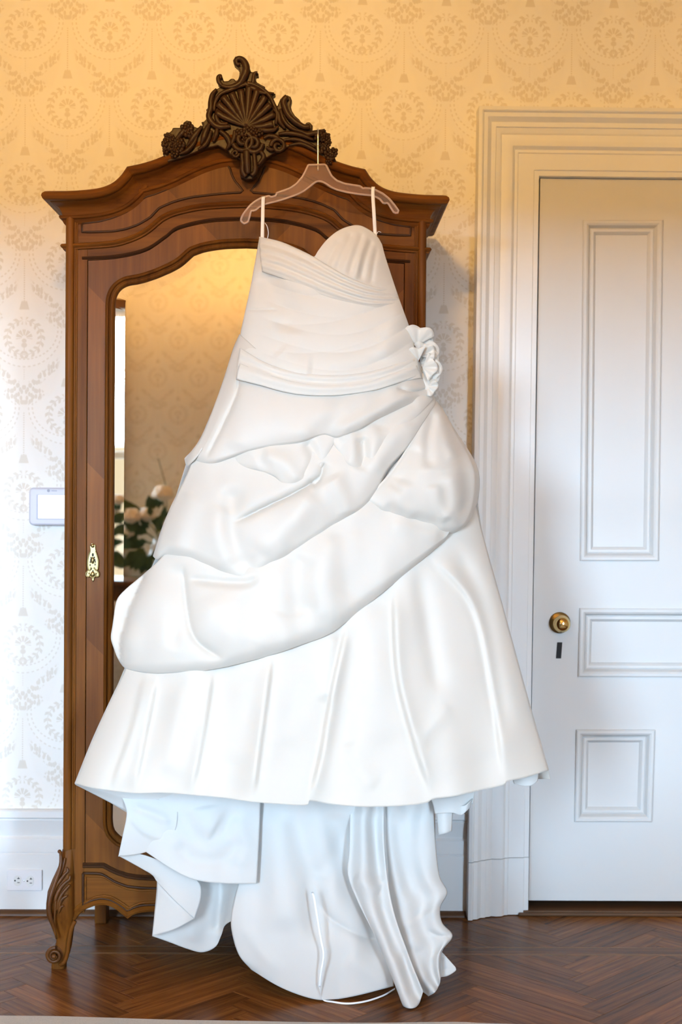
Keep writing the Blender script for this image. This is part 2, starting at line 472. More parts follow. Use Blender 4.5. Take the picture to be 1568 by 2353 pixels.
M_stem = plain('stem_green', (0.06, 0.10, 0.03), rough=0.6)
M_ribbon = plain('white_ribbon', (0.88, 0.88, 0.88), rough=0.3)

# ------------------------------------------------------------------ the room
def window_glass():
    m = bpy.data.materials.new('clear_pane'); m.use_nodes = True; nt = m.node_tree; nt.nodes.clear()
    o = nt.nodes.new('ShaderNodeOutputMaterial'); t = nt.nodes.new('ShaderNodeBsdfTransparent'); g = nt.nodes.new('ShaderNodeBsdfGlossy'); x = nt.nodes.new('ShaderNodeMixShader')
    t.inputs[0].default_value = (0.96, 0.98, 0.98, 1); g.inputs['Roughness'].default_value = 0.02; x.inputs[0].default_value = 0.06
    nt.links.new(t.outputs[0], x.inputs[1]); nt.links.new(g.outputs[0], x.inputs[2]); nt.links.new(x.outputs[0], o.inputs[0])
    return m
M_pane = window_glass()

XL, XR, YB, ZC = -2.75, 2.95, -5.77, 3.35           # room extents: left, right, wall behind the camera, ceiling
flw = P(55.6, 776, 0); fl1 = P(162.7, 247, 0); fl2 = P(936, 249, 0)
PW = (fl2[0]-fl1[0])/4.0
PH = (P(51.7, 1128.7, 0)[2]-P(46.5, 1830, 0)[2])/2.0*-1.0
PH = abs(PH)
M_paper = wallpaper('garland_wallpaper', float(flw[0]), float(flw[2]), float(PW), float(PH))
M_paper_front = wallpaper('garland_wallpaper_opposite', -0.93, float(flw[2]), float(PW), float(PH))

def structure(o): tag(o, kind='structure'); return o

# door opening in the papered wall
dTL = P(1239, 404, 0.0); dBL = P(1213, 2075, 0.0)
DX0 = float(min(dTL[0], dBL[0])) - 0.002; DX1 = DX0 + 0.93; DZ1 = float(dTL[2]) + 0.004
w = MB()
w.box((XL, 0, -0.02), (DX0, 0.14, ZC)); w.box((DX1, 0, -0.02), (XR, 0.14, ZC)); w.box((DX0, 0, DZ1), (DX1, 0.14, ZC))
structure(w.build('wall_back', M_paper, smooth=False))
structure(MB().box((DX0-0.4, 0.14, -0.02), (DX1+0.4, 0.17, DZ1+0.4)).build('wall_behind_door', M_gap, smooth=False))
structure(MB().box((XL-0.14, YB-0.2, -0.02), (XL, 0.14, ZC)).build('wall_left', M_sidewall, smooth=False))
structure(MB().box((XR, YB-0.2, -0.02), (XR+0.14, 0.14, ZC)).build('wall_right', M_sidewall, smooth=False))
structure(MB().box((XL-0.14, YB-0.2, ZC), (XR+0.14, 0.2, ZC+0.1)).build('ceiling', M_plaster, smooth=False))

# wall behind the camera, with two tall windows (seen in the wardrobe's mirror)
WIN = [(-2.60, -1.42, 0.60, 2.50), (1.55, 2.15, 0.60, 2.50)]
w = MB(); xs = XL
for (a, b_, z0, z1) in WIN:
    w.box((xs, YB-0.2, -0.02), (a, YB, ZC)); w.box((a, YB-0.2, -0.02), (b_, YB, z0)); w.box((a, YB-0.2, z1), (b_, YB, ZC)); xs = b_
w.box((xs, YB-0.2, -0.02), (XR, YB, ZC))
structure(w.build('wall_front', M_paper_front, smooth=False))
for i, (a, b_, z0, z1) in enumerate(WIN):
    wr = structure(empty('window_%d' % (i+1), (a, YB-0.1, z0)))
    f = MB(); t = 0.05
    f.box((a, YB-0.14, z0), (a+t, YB-0.08, z1)); f.box((b_-t, YB-0.14, z0), (b_, YB-0.08, z1))
    f.box((a+t, YB-0.14, z0), (b_-t, YB-0.08, z0+t)); f.box((a+t, YB-0.14, z1-t), (b_-t, YB-0.08, z1))
    zm = (z0+z1)/2
    f.box((a+t, YB-0.14, zm-0.025), (b_-t, YB-0.08, zm+0.025))
    f.build('sash_frame', M_trim, wr, smooth=False, bevel=0.004)
    xm = (a+b_)/2
    for (p0, p1) in ((z0+t, zm-0.025), (zm+0.025, z1-t)):
        MB().box((xm-0.012, YB-0.13, p0), (xm+0.012, YB-0.09, p1)).build('muntin', M_trim, wr, smooth=False)
        for (q0, q1) in ((a+t, xm-0.012), (xm+0.012, b_-t)):
            mesh('pane', [(q0, YB-0.11, p0), (q1, YB-0.11, p0), (q1, YB-0.11, p1), (q0, YB-0.11, p1)], [(0, 1, 2, 3)], M_pane, wr, smooth=False)
    c = MB(); k = 0.13
    c.box((a-k, YB, z0-0.08), (a, YB+0.03, z1+k)); c.box((b_, YB, z0-0.08), (b_+k, YB+0.03, z1+k)); c.box((a, YB, z1), (b_, YB+0.03, z1+k))
    c.box((a-k-0.02, YB, z0-0.11), (b_+k+0.02, YB+0.07, z0-0.08))
    c.build('window_casing', M_darkwood, wr, smooth=False, bevel=0.006)
    l = bpy.data.lights.new('window_portal', 'AREA'); l.shape = 'RECTANGLE'; l.size = b_-a; l.size_y = z1-z0
    l.cycles.is_portal = True
    lo = bpy.data.objects.new('window_portal', l); lo.location = ((a+b_)/2, YB-0.06, (z0+z1)/2); lo.rotation_euler = (math.radians(90), 0, 0)
    COL.objects.link(lo); lo.parent = wr; lo.location = Vector(((a+b_)/2, YB-0.06, (z0+z1)/2)) - wr.location

# ---- floor: slab, then every plank that shows
fl = structure(MB().box((XL-0.14, YB-0.2, -0.06), (XR+0.14, 0.2, -0.012)).build('floor', M_subfloor, smooth=False))
def clip_poly(poly, edges):
    for (nx, ny, c) in edges:                       # keep nx*x + ny*y <= c
        out = []
        for i in range(len(poly)):
            p, q = poly[i], poly[(i+1) % len(poly)]
            dp, dq = nx*p[0]+ny*p[1]-c, nx*q[0]+ny*q[1]-c
            if dp <= 0: out.append(p)
            if dp*dq < 0:
                s = dp/(dp-dq); out.append((p[0]+(q[0]-p[0])*s, p[1]+(q[1]-p[1])*s))
        poly = out
        if len(poly) < 3: return []
    return poly
def area(p): return abs(sum(p[i][0]*p[(i+1) % len(p)][1]-p[(i+1) % len(p)][0]*p[i][1] for i in range(len(p))))/2
PWD, NPL = 0.072, 6
_full = {}
rng = random.Random(5)
def plank(poly_world, cx, cy, ang, key=None):
    ca, sa = math.cos(-ang), math.sin(-ang)
    if key is not None and key in _full: me = _full[key]
    else:
        loc = [((x-cx)*ca-(y-cy)*sa, (x-cx)*sa+(y-cy)*ca) for x, y in poly_world]
        g = 0.0007
        lc = (sum(p[0] for p in loc)/len(loc), sum(p[1] for p in loc)/len(loc))
        top = [(p[0]-math.copysign(min(g, abs(p[0]-lc[0])), p[0]-lc[0]), p[1]-math.copysign(min(g, abs(p[1]-lc[1])), p[1]-lc[1])) for p in loc]
        k = len(loc)
        v = [(x, y, -0.012) for x, y in loc] + [(x, y, -0.0007) for x, y in loc] + [(x, y, 0.0) for x, y in top]
        f = [tuple(range(k-1, -1, -1)), tuple(range(2*k, 3*k))]
        for i in range(k):
            j = (i+1) % k
            f += [(i, j, j+k, i+k), (i+k, j+k, j+2*k, i+2*k)]
        me = bpy.data.meshes.new('plank'); me.from_pydata(v, [], f); me.materials.append(M_oak)
        if key is not None: _full[key] = me
    o = bpy.data.objects.new('plank', me); COL.objects.link(o); o.parent = fl
    o.location = (cx, cy, rng.uniform(-0.0004, 0.0)); o.rotation_euler = (0, 0, ang)
def herringbone(x0, x1, y0, y1):
    s = math.sqrt(0.5); W_ = PWD; n = NPL; L_ = n*W_
    rot = lambda p: (p[0]*s-p[1]*s + 0.13, p[0]*s+p[1]*s - 0.45)
    R = range(-70, 70)
    cand = []
    for b_ in R:
        for k in range(-8, 9):
            cand.append((b_+2*n*k, b_, n, 1)); cand.append((b_, b_+1-2*n*k, 1, n))
    edges = [(-1, 0, -x0), (1, 0, x1), (0, -1, -y0), (0, 1, y1)]
    for (i, j, a, b_) in cand:
        q = [(i*W_, j*W_), ((i+a)*W_, j*W_), ((i+a)*W_, (j+b_)*W_), (i*W_, (j+b_)*W_)]
        p = [rot(t) for t in q]
        if max(t[0] for t in p) < x0 or min(t[0] for t in p) > x1 or max(t[1] for t in p) < y0 or min(t[1] for t in p) > y1: continue
        c = clip_poly(p, edges)
        if not c or area(c) < 2e-4: continue
        cx = sum(t[0] for t in p)/4; cy = sum(t[1] for t in p)/4
        ang = math.pi/4 if a == n else 3*math.pi/4
        full = abs(area(c)-W_*L_) < 1e-7
        plank(c, cx, cy, ang, 'h' if full and a == n else 'v' if full else None)
herringbone(-1.35, 1.75, -1.0, -0.402)
herringbone(-1.35, 1.75, -0.326, -0.002)
for (y0, y1, mt) in ((-0.402, -0.386, M_oak_light), (-0.386, -0.336, M_oak), (-0.336, -0.326, M_oak_light)):
    MB().box((-1.35, y0, -0.012), (1.75, y1-0.0006, 0.0)).build('inlay_strip', mt, fl, smooth=False)

# ---- baseboards with stepped cap, and a wooden shoe strip at the foot
def zat(px, py, Y): return float(P(px, py, Y)[2])
zb = [zat(60, y, -0.025) for y in (2093, 1961, 1923, 1882.7, 1861.6)]
prof = [(0.012, 0), (0.012, 0.026), (zb[1]-0.004, 0.026), (zb[1], 0.022), (zb[1]+0.004, 0.024), (zb[2]-0.008, 0.024), (zb[2], 0.014), (zb[2]+0.006, 0.016),
        (zb[3]-0.02, 0.020), (zb[3]-0.004, 0.026), (zb[3], 0.020), (zb[3]+0.006, 0.030), (zb[4]-0.004, 0.030), (zb[4], 0.024), (zb[4], 0)]
CX0 = float(P(1093, 1000, 0)[0])                      # outer edge of the door casing on the wall
def base(name, xa, xb, step=None):
    m = MB(); k = len(prof)
    v = [(xa, -p, z) for z, p in prof] + [(xb, -p, z) for z, p in prof]
    f = [(i, i+1, i+1+k, i+k) for i in range(k-1)] + [tuple(range(k)), tuple(range(2*k-1, k-1, -1))]
    return structure(m.add(v, f).build(name, M_trim, smooth=True, angle=25))
XA = float(P(563, 1900, -0.3)[0])
base('baseboard_left', XL, XA)
base('baseboard_right', XA, CX0-0.012)
for nm, xa, xb in (('trim_1', XL, XA), ('trim_2', XA, CX0-0.02)):
    m = MB(); pr = [(0.0, 0.0), (0.0, 0.045), (0.006, 0.044), (0.011, 0.040), (0.015, 0.034), (0.016, 0.026), (0.016, 0)]
    k = len(pr); v = [(xa, -p, z) for z, p in pr] + [(xb, -p, z) for z, p in pr]
    m.add(v, [(i, i+1, i+1+k, i+k) for i in range(k-1)] + [tuple(range(k)), tuple(range(2*k-1, k-1, -1))])
    structure(m.build(nm, M_oak_dark))

# ---- door casing: deep stepped moulding around the opening
OFF = [0, 0.001, 0.011, 0.0145, 0.018, 0.030, 0.039, 0.043, 0.057, 0.059, 0.072, 0.078, 0.095, 0.112, 0.119, 0.121, 0.130, 0.133, 0.182, 0.184, 0.199, 0.2]
DEP = [0, 0.074, 0.076, 0.074, 0.066, 0.064, 0.052, 0.048, 0.046, 0.040, 0.036, 0.030, 0.034, 0.030, 0.022, 0.018, 0.018, 0.014, 0.012, 0.006, 0.004, -0.05]
cas_in = [P(1214, 2092, 0), P(1239.5, 404, 0)]
xi_b, xi_t = float(cas_in[0][0]), float(cas_in[1][0])
z_in = float(P(1400, 407, 0)[2])
def casing(name, z0, z1, extra, top=True):
    """left leg from z0 to the head, then the head across to the right leg"""
    xi = lambda z: xi_b + (xi_t-xi_b)*z/cas_in[1][2]
    wd = 0.2
    pf = [(-(wd-o), d+extra*(1 if d > 0 else 0)) for o, d in zip(OFF, DEP)]     # along +x from the inner edge
    m = MB()
    if top:
        path = [((xi(z0), 0, z0), (0, -1, 0), (1, 0, 0)), ((xi(z_in), 0, z_in), (0, -1, 0), (1, 0, -1)),
                ((DX1, 0, z_in), (0, -1, 0), (-1, 0, -1)), ((DX1, 0, z0), (0, -1, 0), (-1, 0, 0))]
        m.sweep(path, pf)
    else:
        m.sweep([((xi(z0), 0, z0), (0, -1, 0), (1, 0, 0)), ((xi(z1), 0, z1), (0, -1, 0), (1, 0, 0))], pf)
        m.sweep([((DX1, 0, z1), (0, -1, 0), (-1, 0, 0)), ((DX1, 0, z0), (0, -1, 0), (-1, 0, 0))], pf)
    return structure(m.build(name, M_trim, angle=30))
z_pl = zat(1130, 1978, -0.05)
casing('trim_3', z_pl+0.0015, 0, 0.0)
casing('trim_4', 0.002, z_pl, 0.004, top=False)
# threshold
structure(MB().box((DX0-0.03, -0.015, 0.0), (DX1+0.03, 0.14, 0.014)).box((DX0-0.03, -0.03, 0.0), (DX1+0.03, -0.015, 0.010)).build('trim_5', M_oak_dark, smooth=False, bevel=0.004))

# ---- the door
dr = structure(empty('door_1', (DX0+0.46, 0.03, 0.03)))
YD = 0.022
q = [P(1226, 1288, YD), P(1213+0.5, 2069, YD), P(1239.5+0.5, 406.5, YD)]
xb, xt = float(q[1][0])+0.003, float(q[2][0])+0.003
zb0, zt0 = float(q[1][2]), float(q[2][2])-0.004
xrt = DX1-0.004
def dpan(px0, py0, px1, py1, px0b=None, px1b=None):
    """panel outline from photo corners: left/right x on top, left/right x at the bottom"""
    px0b = px0 if px0b is None else px0b; px1b = px1 if px1b is None else px1b
    return [P(px0b, py1, YD), P(px1b, py1, YD), P(px1, py0, YD), P(px0, py0, YD)]
xc_d = (xb+xrt)/2
def mirror_panel(pl): return [np.array([2*xc_d+0.0-pl[k][0], pl[k][1], pl[k][2]]) for k in (1, 0, 3, 2)]
p_up = dpan(1341, 507, 1522, 1288, 1334, 1512); p_lo = dpan(1325, 1677, 1504, 1887, 1321, 1497)
p_mid = dpan(1333, 1398, 1500, 1554, 1329, 1500)
xm2 = 2*xc_d
p_mid[1] = np.array([xm2-p_mid[0][0], YD, p_mid[1][2]]); p_mid[2] = np.array([xm2-p_mid[3][0], YD, p_mid[2][2]])
pans = [p_up, mirror_panel(p_up), p_mid, p_lo, mirror_panel(p_lo)]
# slab with pockets: stiles and rails as one sheet, holes where the panels sit
bm = bmesh.new()
outer = [(xb, zb0), (xrt, zb0), (xrt, zt0), (xt, zt0)]
loops = [outer] + [[(p[0], p[2]) for p in pl] for pl in pans]
es = []
for lp in loops:
    vs = [bm.verts.new((x, YD, z)) for x, z in lp]
    es += [bm.edges.new((vs[i], vs[(i+1) % 4])) for i in range(4)]
bmesh.ops.triangle_fill(bm, use_beauty=True, edges=es)
for fc in list(bm.faces):
    c = fc.calc_center_median()
    for pl in pans:
        if min(pl[0][0], pl[3][0])+0.004 < c.x < max(pl[1][0], pl[2][0])-0.004 and pl[0][2]+0.002 < c.z < pl[2][2]-0.002:
            xl = pl[0][0]+(pl[3][0]-pl[0][0])*(c.z-pl[0][2])/(pl[3][2]-pl[0][2]); xr_ = pl[1][0]+(pl[2][0]-pl[1][0])*(c.z-pl[1][2])/(pl[2][2]-pl[1][2])
            if xl < c.x < xr_:
                bm.faces.remove(fc); break
bm.verts.ensure_lookup_table(); bm.verts.index_update()
vs = [tuple(v.co) for v in bm.verts]; fs = [tuple(v.index for v in f_.verts) for f_ in bm.faces]; bm.free()
ds = mesh('door_frame', vs, fs, M_door, dr, smooth=False)
md = ds.modifiers.new('thick', 'SOLIDIFY'); md.thickness = 0.04; md.offset = -1
for pl in pans:
    ctr = sum(pl)/4
    path = []
    for k in range(4):
        p = pl[k]; a, c = pl[(k-1) % 4], pl[(k+1) % 4]
        e1 = (a-p)/np.linalg.norm(a-p); e2 = (c-p)/np.linalg.norm(c-p)
        path.append((p, (0, -1, 0), e1+e2))
    pf = [(-0.001, -0.02), (-0.001, 0.008), (0.003, 0.011), (0.010, 0.011), (0.016, 0.007), (0.020, -0.002), (0.023, -0.008), (0.027, -0.004), (0.034, -0.004), (0.040, -0.010), (0.043, -0.016), (0.046, -0.016)]
    mo = MB().sweep(path, pf, closed=True).build('panel_moulding', M_door, dr, angle=30)
    inn = [p + d*0.044 for (p, _, d) in path]
    mesh('panel', [(p[0], YD+0.0155, p[2]) for p in inn] + [(p[0], YD+0.022, p[2]) for p in inn], [(0, 1, 2, 3), (7, 6, 5, 4), (0, 4, 5, 1), (1, 5, 6, 2), (2, 6, 7, 3), (3, 7, 4, 0)], M_door, mo, smooth=False)
kc = P(1294, 1435, YD-0.06)
k0 = (float(kc[0]), YD, float(kc[2]))
kr = MB().lathe([(0.034, 0), (0.034, 0.003), (0.030, 0.006), (0.018, 0.008), (0.011, 0.012), (0.010, 0.028), (0.013, 0.032)], k0, 'Y', 32).build('knob_rose', M_oldbrass, dr)
MB().lathe([(0.012, 0.030), (0.020, 0.034), (0.026, 0.038), (0.0275, 0.041), (0.0265, 0.043), (0.0255, 0.044), (0.0265, 0.046), (0.026, 0.052), (0.0225, 0.060), (0.016, 0.066), (0.008, 0.069), (0.001, 0.0695)], k0, 'Y', 40).build('door_knob', M_brass, dr, angle=50)
kh = [P(x, y, YD-0.001) for x, y in ((1278, 1513), (1290, 1513), (1293, 1476), (1281, 1476))]
mesh('keyhole', kh + [p + np.array([0, 0.0006, 0]) for p in kh], [(0, 1, 2, 3), (7, 6, 5, 4), (0, 4, 5, 1), (1, 5, 6, 2), (2, 6, 7, 3), (3, 7, 4, 0)], M_black, dr, smooth=False)

# ------------------------------------------------------------------ the mirrored wardrobe
YF = -0.530                                            # front of its frame
XC = float(P(567.5, 450, YF)[0])
AR = empty('mirrored_armoire', (XC, -0.28, 0.0))
tag(AR, 'tall carved walnut wardrobe with one mirrored door and a scrolled crest on top', 'wardrobe')
def A(px, py, Y=YF):
    p = P(px, py, Y); return (float(p[0])-XC, float(p[2]))
def half(pts, Y=YF): return [A(x, y, Y) for x, y in pts]
def sym(h):
    """left half curve (x rising to the centre) completed with its mirror image"""
    h = sorted(h, key=lambda t: t[0])
    return h + [(-x, z) for x, z in reversed(h) if abs(x) > 1e-4]
def curve(px_pts, n, Y=YF, corner=None):
    h = half(px_pts, Y)
    if corner is None: c = [tuple(t) for t in catmull(h, n)]
    else:
        c = [tuple(t) for t in catmull(h[:corner+1], n//2)] + [tuple(t) for t in catmull(h[corner:], n-n//2)][1:]
    c[-1] = (0.0, c[-1][1])
    return c + [(-x, z) for x, z in reversed(c[:-1])]
def zof(c, x):
    cx = np.array([t[0] for t in c]); cz = np.array([t[1] for t in c])
    return np.interp(x, cx, cz)

corn = curve([(150, 447), (190, 445), (232, 440), (262, 429), (283, 411), (297, 391), (330, 384), (370, 371), (437, 339), (490, 321), (530, 315), (567.5, 313)], 44, corner=5)
stringc = curve([(150, 560), (220, 556), (272, 550), (324, 530), (366, 497), (392, 484), (448, 470), (510, 464), (567.5, 462)], 40, corner=4)
dtop = curve([(150, 598), (204, 597), (272, 592), (337, 576), (383, 546), (409, 527), (480, 510), (545, 506), (567.5, 505.5)], 40, corner=4)
dbot = curve([(147, 1984), (192, 1984), (240, 1984), (266, 1998), (300, 2009), (346, 2013), (440, 2016), (562, 2017)], 36, corner=2)
apr = curve([(172, 2112), (187, 2093), (205, 2083), (225, 2077), (245, 2077), (265, 2085), (281, 2097), (294, 2108), (305, 2100), (325, 2094), (349, 2092), (450, 2090), (562, 2089)], 50, corner=7)
xL = A(152, 900)[0]; xD = A(198.5, 1200)[0]           # outer edge of the frame, edge of the door
WY = YF + 0.022
def strip(m, xs, zt, zb, y0, y1):
    """solid between two curves sampled at xs"""
    n = len(xs)
    v = [(XC+x, y0, a) for x, a in zip(xs, zt)] + [(XC+x, y0, b_) for x, b_ in zip(xs, zb)] + [(XC+x, y1, a) for x, a in zip(xs, zt)] + [(XC+x, y1, b_) for x, b_ in zip(xs, zb)]
    f = []
    for i in range(n-1):
        f += [(i, i+n, i+n+1, i+1), (i+2*n, i+1+2*n, i+1+3*n, i+3*n), (i, i+1, i+1+2*n, i+2*n), (i+n, i+3*n, i+1+3*n, i+1+n)]
    f += [(0, 2*n, 3*n, n), (n-1, 2*n-1, 4*n-1, 3*n-1)]
    m.add(v, f)
xs_top = np.linspace(xL, -xL, 121)
m = MB(); strip(m, xs_top, zof(corn, xs_top)-0.004, zof(stringc, xs_top)-0.006, YF, WY); m.build('frieze', M_walnut_x, AR)
m = MB(); strip(m, xs_top, zof(stringc, xs_top), zof(dtop, xs_top), YF+0.001, WY); m.build('top_rail', M_walnut_x, AR)
zsp = float(A(150, 560)[1]); zbt = float(A(147, 1950)[1])
for s in (-1, 1):
    a, b_ = sorted((s*xL, s*xD))
    MB().box((XC+a, YF, zbt-0.18), (XC+b_, WY, zsp)).build('stile', M_walnut, AR, smooth=False, bevel=0.002)
xs_b = np.linspace(xD-0.001, -xD+0.001, 121)
m = MB(); strip(m, xs_b, zof(dbot, xs_b), zof(apr, xs_b), YF+0.001, WY); m.build('apron', M_walnut_x, AR)
# carcass: sides, back, top, bottom
sx = -xL - 0.004
for s in (-1, 1):
    a, b_ = sorted((s*(sx), s*(sx-0.022)))
    MB().box((XC+a, WY, 0.27), (XC+b_, -0.045, float(corn[0][1])-0.02)).build('side_panel', M_walnut, AR, smooth=False)
MB().box((XC-sx, -0.058, 0.27), (XC+sx, -0.045, float(corn[0][1])-0.02)).build('back_panel', M_walnut, AR, smooth=False)
MB().box((XC-sx+0.02, WY, 0.27), (XC+sx-0.02, -0.06, 0.29)).build('bottom_panel', M_walnut_x, AR, smooth=False)
MB().box((XC-sx+0.02, WY, float(corn[0][1])-0.045), (XC+sx-0.02, -0.06, float(corn[0][1])-0.03)).build('top_panel', M_walnut_x, AR, smooth=False)

# corner columns: bundled vertical mouldings at the frame's edges
zct = float(A(150, 500)[1]); zcb = float(A(147, 1950)[1])
for s in (-1, 1):
    m = MB()
    x0 = s*(-xL)
    # outer three-quarter round, fillet, inner bead
    for (dx, r, yy) in ((0.010, 0.0125, YF-0.002), (0.0235, 0.0035, YF-0.001), (0.0285, 0.0025, YF-0.001)):
        cx = XC + x0 - s*dx
        m.tube([(cx, yy, zcb), (cx, yy, zct)], r, 12)
    m.build('corner_column', M_walnut, AR, angle=60)

# swept mouldings that follow the curved rails
def sweep_curve(c, prof, ret=0.0, Y=YF, ydepth=0.45):
    """c: (x, z) left to right; prof (down, out). ret>0: the moulding turns the corner and runs back along the sides"""
    path = []
    n = len(c)
    for i, (x, z) in enumerate(c):
        a = c[max(i-1, 0)]; b_ = c[min(i+1, n-1)]
        t = np.array([b_[0]-a[0], 0, b_[1]-a[1]]); t /= np.linalg.norm(t)
        down = np.array([t[2], 0, -t[0]])
        if i not in (0, n-1):
            # keep mitres at sharp bends
            t1 = np.array([x-a[0], z-a[1]]); t2 = np.array([b_[0]-x, b_[1]-z]); t1 /= np.linalg.norm(t1); t2 /= np.linalg.norm(t2)
            down = down/max(0.75, math.sqrt(max(0.2, (1+t1.dot(t2))/2)))
        path.append([np.array([XC+x, Y, z]), np.array([0, -1.0, 0]), down])
    if ret:
        path[0][1] = np.array([-1.0, -1.0, 0]); path[-1][1] = np.array([1.0, -1.0, 0])
        path[0][2] = path[-1][2] = np.array([0, 0, -1.0])
        b0 = path[0][0] + np.array([0, ydepth, 0]); b1 = path[-1][0] + np.array([0, ydepth, 0])
        path = [[b0, np.array([-1.0, 0, 0]), np.array([0, 0, -1.0])]] + path + [[b1, np.array([1.0, 0, 0]), np.array([0, 0, -1.0])]]
    return path
cprof = [(0.004, -0.02), (0.0, 0.0), (-0.002, 0.036), (0.001, 0.047), (0.007, 0.054), (0.014, 0.056), (0.021, 0.053), (0.025, 0.047), (0.0255, 0.036), (0.029, 0.033), (0.033, 0.023), (0.040, 0.014), (0.050, 0.008), (0.059, 0.006), (0.0595, 0.012), (0.063, 0.015), (0.068, 0.013), (0.071, 0.007), (0.079, 0.004), (0.084, 0.0), (0.084, -0.02)]
MB().sweep(sweep_curve(corn, cprof, ret=1), cprof).build('cornice', M_walnut_x, AR, angle=38)
sprof = [(0.0, -0.01), (0.0, 0.002), (0.002, 0.009), (0.007, 0.012), (0.011, 0.010), (0.013, 0.006), (0.017, 0.005), (0.019, 0.0), (0.019, -0.01)]
MB().sweep(sweep_curve(stringc, sprof, ret=1), sprof).build('string_moulding', M_walnut_x, AR, angle=38)
rb = [(0.0, -0.008), (0.0, 0.003), (0.003, 0.005), (0.006, 0.003), (0.008, 0.0), (0.008, -0.008)]
c2 = [(x, z+0.009) for x, z in dtop if abs(x) <= -xD+0.02]
MB().sweep(sweep_curve(c2, rb), rb).build('door_bead', M_groove, AR, angle=38)  # dark bead paints the shadow line along the door top
ab = [(-0.020, -0.01), (-0.020, 0.001), (-0.017, 0.004), (-0.012, 0.002), (-0.010, 0.006), (-0.004, 0.011), (0.001, 0.009), (0.003, 0.003), (0.003, -0.01)]
MB().sweep(sweep_curve(apr, ab), ab).build('apron_moulding', M_walnut_x, AR, angle=38)
bb_ = [(0.0, -0.008), (0.0, 0.002), (0.004, 0.006), (0.008, 0.002), (0.012, 0.005), (0.015, 0.0), (0.015, -0.008)]
c3 = [(x, z+0.002) for x, z in dbot if abs(x) <= -xD+0.005]
MB().sweep(sweep_curve(c3, bb_), bb_).build('plinth_moulding', M_groove, AR, angle=38)

def outline(name, pts, r, mat, parent, closed=True, Y=YF, n=90):
    """thin moulding along a closed outline of local (x, z)"""
    p = polyline(pts + ([pts[0]] if closed else []), n)
    v = [(XC+x, Y-0.0008, z) for x, z in p]
    return MB().tube(v, r, 8).build(name, mat, parent, angle=180)
fp = [(189, 514), (230, 509), (262, 500), (292, 487), (316, 468), (332, 454), (352, 448), (383, 436), (418, 418), (451, 397), (480, 381), (507, 371), (528, 383), (530, 392), (533, 403), (540, 416), (550, 428), (558, 437),
      (558, 442), (520, 444), (480, 448), (440, 453), (415, 459), (395, 465), (366, 478), (345, 500), (318, 516), (290, 526), (262, 531), (225, 533), (189, 533)]
fpl = half(fp)
for s in (1, -1):
    pts = [(s*x, z) for x, z in fpl]
    m = MB(); 
    v = [(XC+x, YF-0.0025, z) for x, z in pts] + [(XC+x, YF+0.004, z) for x, z in pts]
    k = len(pts)
    pan = mesh('frieze_panel', v, [tuple(range(k)), tuple(range(2*k-1, k-1, -1))] + [(i, i+k, (i+1) % k+k, (i+1) % k) for i in range(k)], M_veneer, AR, smooth=False)
    outline('panel_groove', pts, 0.0036, M_groove, pan)  # dark tube paints the shade of the groove
apl = [(191, 2006), (230, 2007), (241, 2012), (262, 2025), (290, 2036), (325, 2040), (450, 2044), (562, 2045)]
apb = [(562, 2075), (450, 2077), (349, 2079), (325, 2080), (305, 2086), (294, 2094), (275, 2080), (252, 2067), (232, 2064), (212, 2068), (197, 2076), (191, 2084)]
al = half(apl); bl = half(apb); al[-1] = (0, al[-1][1]); bl[0] = (0, bl[0][1])
pts = al + [(-x, z) for x, z in reversed(al[:-1])] + [(-x, z) for x, z in reversed(bl[1:])] + bl
ap_o = outline('apron_groove', pts, 0.0036, M_groove, AR, n=200)
outline('apron_inner_bead', [(x*0.985, z+(0.008 if z < al[0][1]-0.045 else -0.008)) for x, z in pts], 0.0032, M_walnut_x, AR, n=200)

# ---- the door: frame, moulding, bevelled mirror, lock plate
gt_l = [(262, 705), (262.5, 692), (265, 681), (270, 671), (277, 663), (286, 657), (297, 653), (315, 650), (332, 646), (359, 637), (378, 629), (396, 621), (412, 612), (424, 603), (435, 593), (444, 585), (470, 576), (515, 569), (567.5, 567)]
ghl = half(gt_l); gbl = half([(255, 1870), (255.5, 1885), (257.5, 1902), (261, 1911), (267, 1918), (276, 1926), (290, 1932), (310, 1936), (360, 1940), (562, 1942)])
ghl[-1] = (0, ghl[-1][1]); gbl[-1] = (0, gbl[-1][1])
gx = (ghl[0][0]+gbl[0][0])/2                                                        # upright left edge
ghl[0] = (gx, ghl[0][1]); gbl[0] = (gx, gbl[0][1])
top = [tuple(t) for t in catmull(ghl[:9], 18)] + [tuple(t) for t in catmull(ghl[8:16], 16)][1:] + [tuple(t) for t in catmull(ghl[15:], 12)][1:]
botc = [tuple(t) for t in catmull(gbl, 34)]
left = [(gx, z) for z in np.linspace(botc[0][1], top[0][1], 12)[1:-1]]
ring = top + [(-x, z) for x, z in reversed(top[:-1])]                                # left to right across the top
ring += [(-x, z) for x, z in reversed(left)] + [(-x, z) for x, z in botc] + [(x, z) for x, z in reversed(botc[:-1])] + left
DO = empty('mirror_door', (0, 0, 0)); DO.parent = AR
DO.location = (0, 0, 0)
YDf = YF - 0.001
def offset_ring(r, d):
    out = []; n = len(r)
    for i in range(n):
        a, b_ = np.array(r[i-1]), np.array(r[(i+1) % n]); t = b_-a; t /= np.linalg.norm(t)+1e-9
        out.append((r[i][0]+t[1]*d, r[i][1]-t[0]*d))                                # clockwise ring: inward to the right of travel
    return out
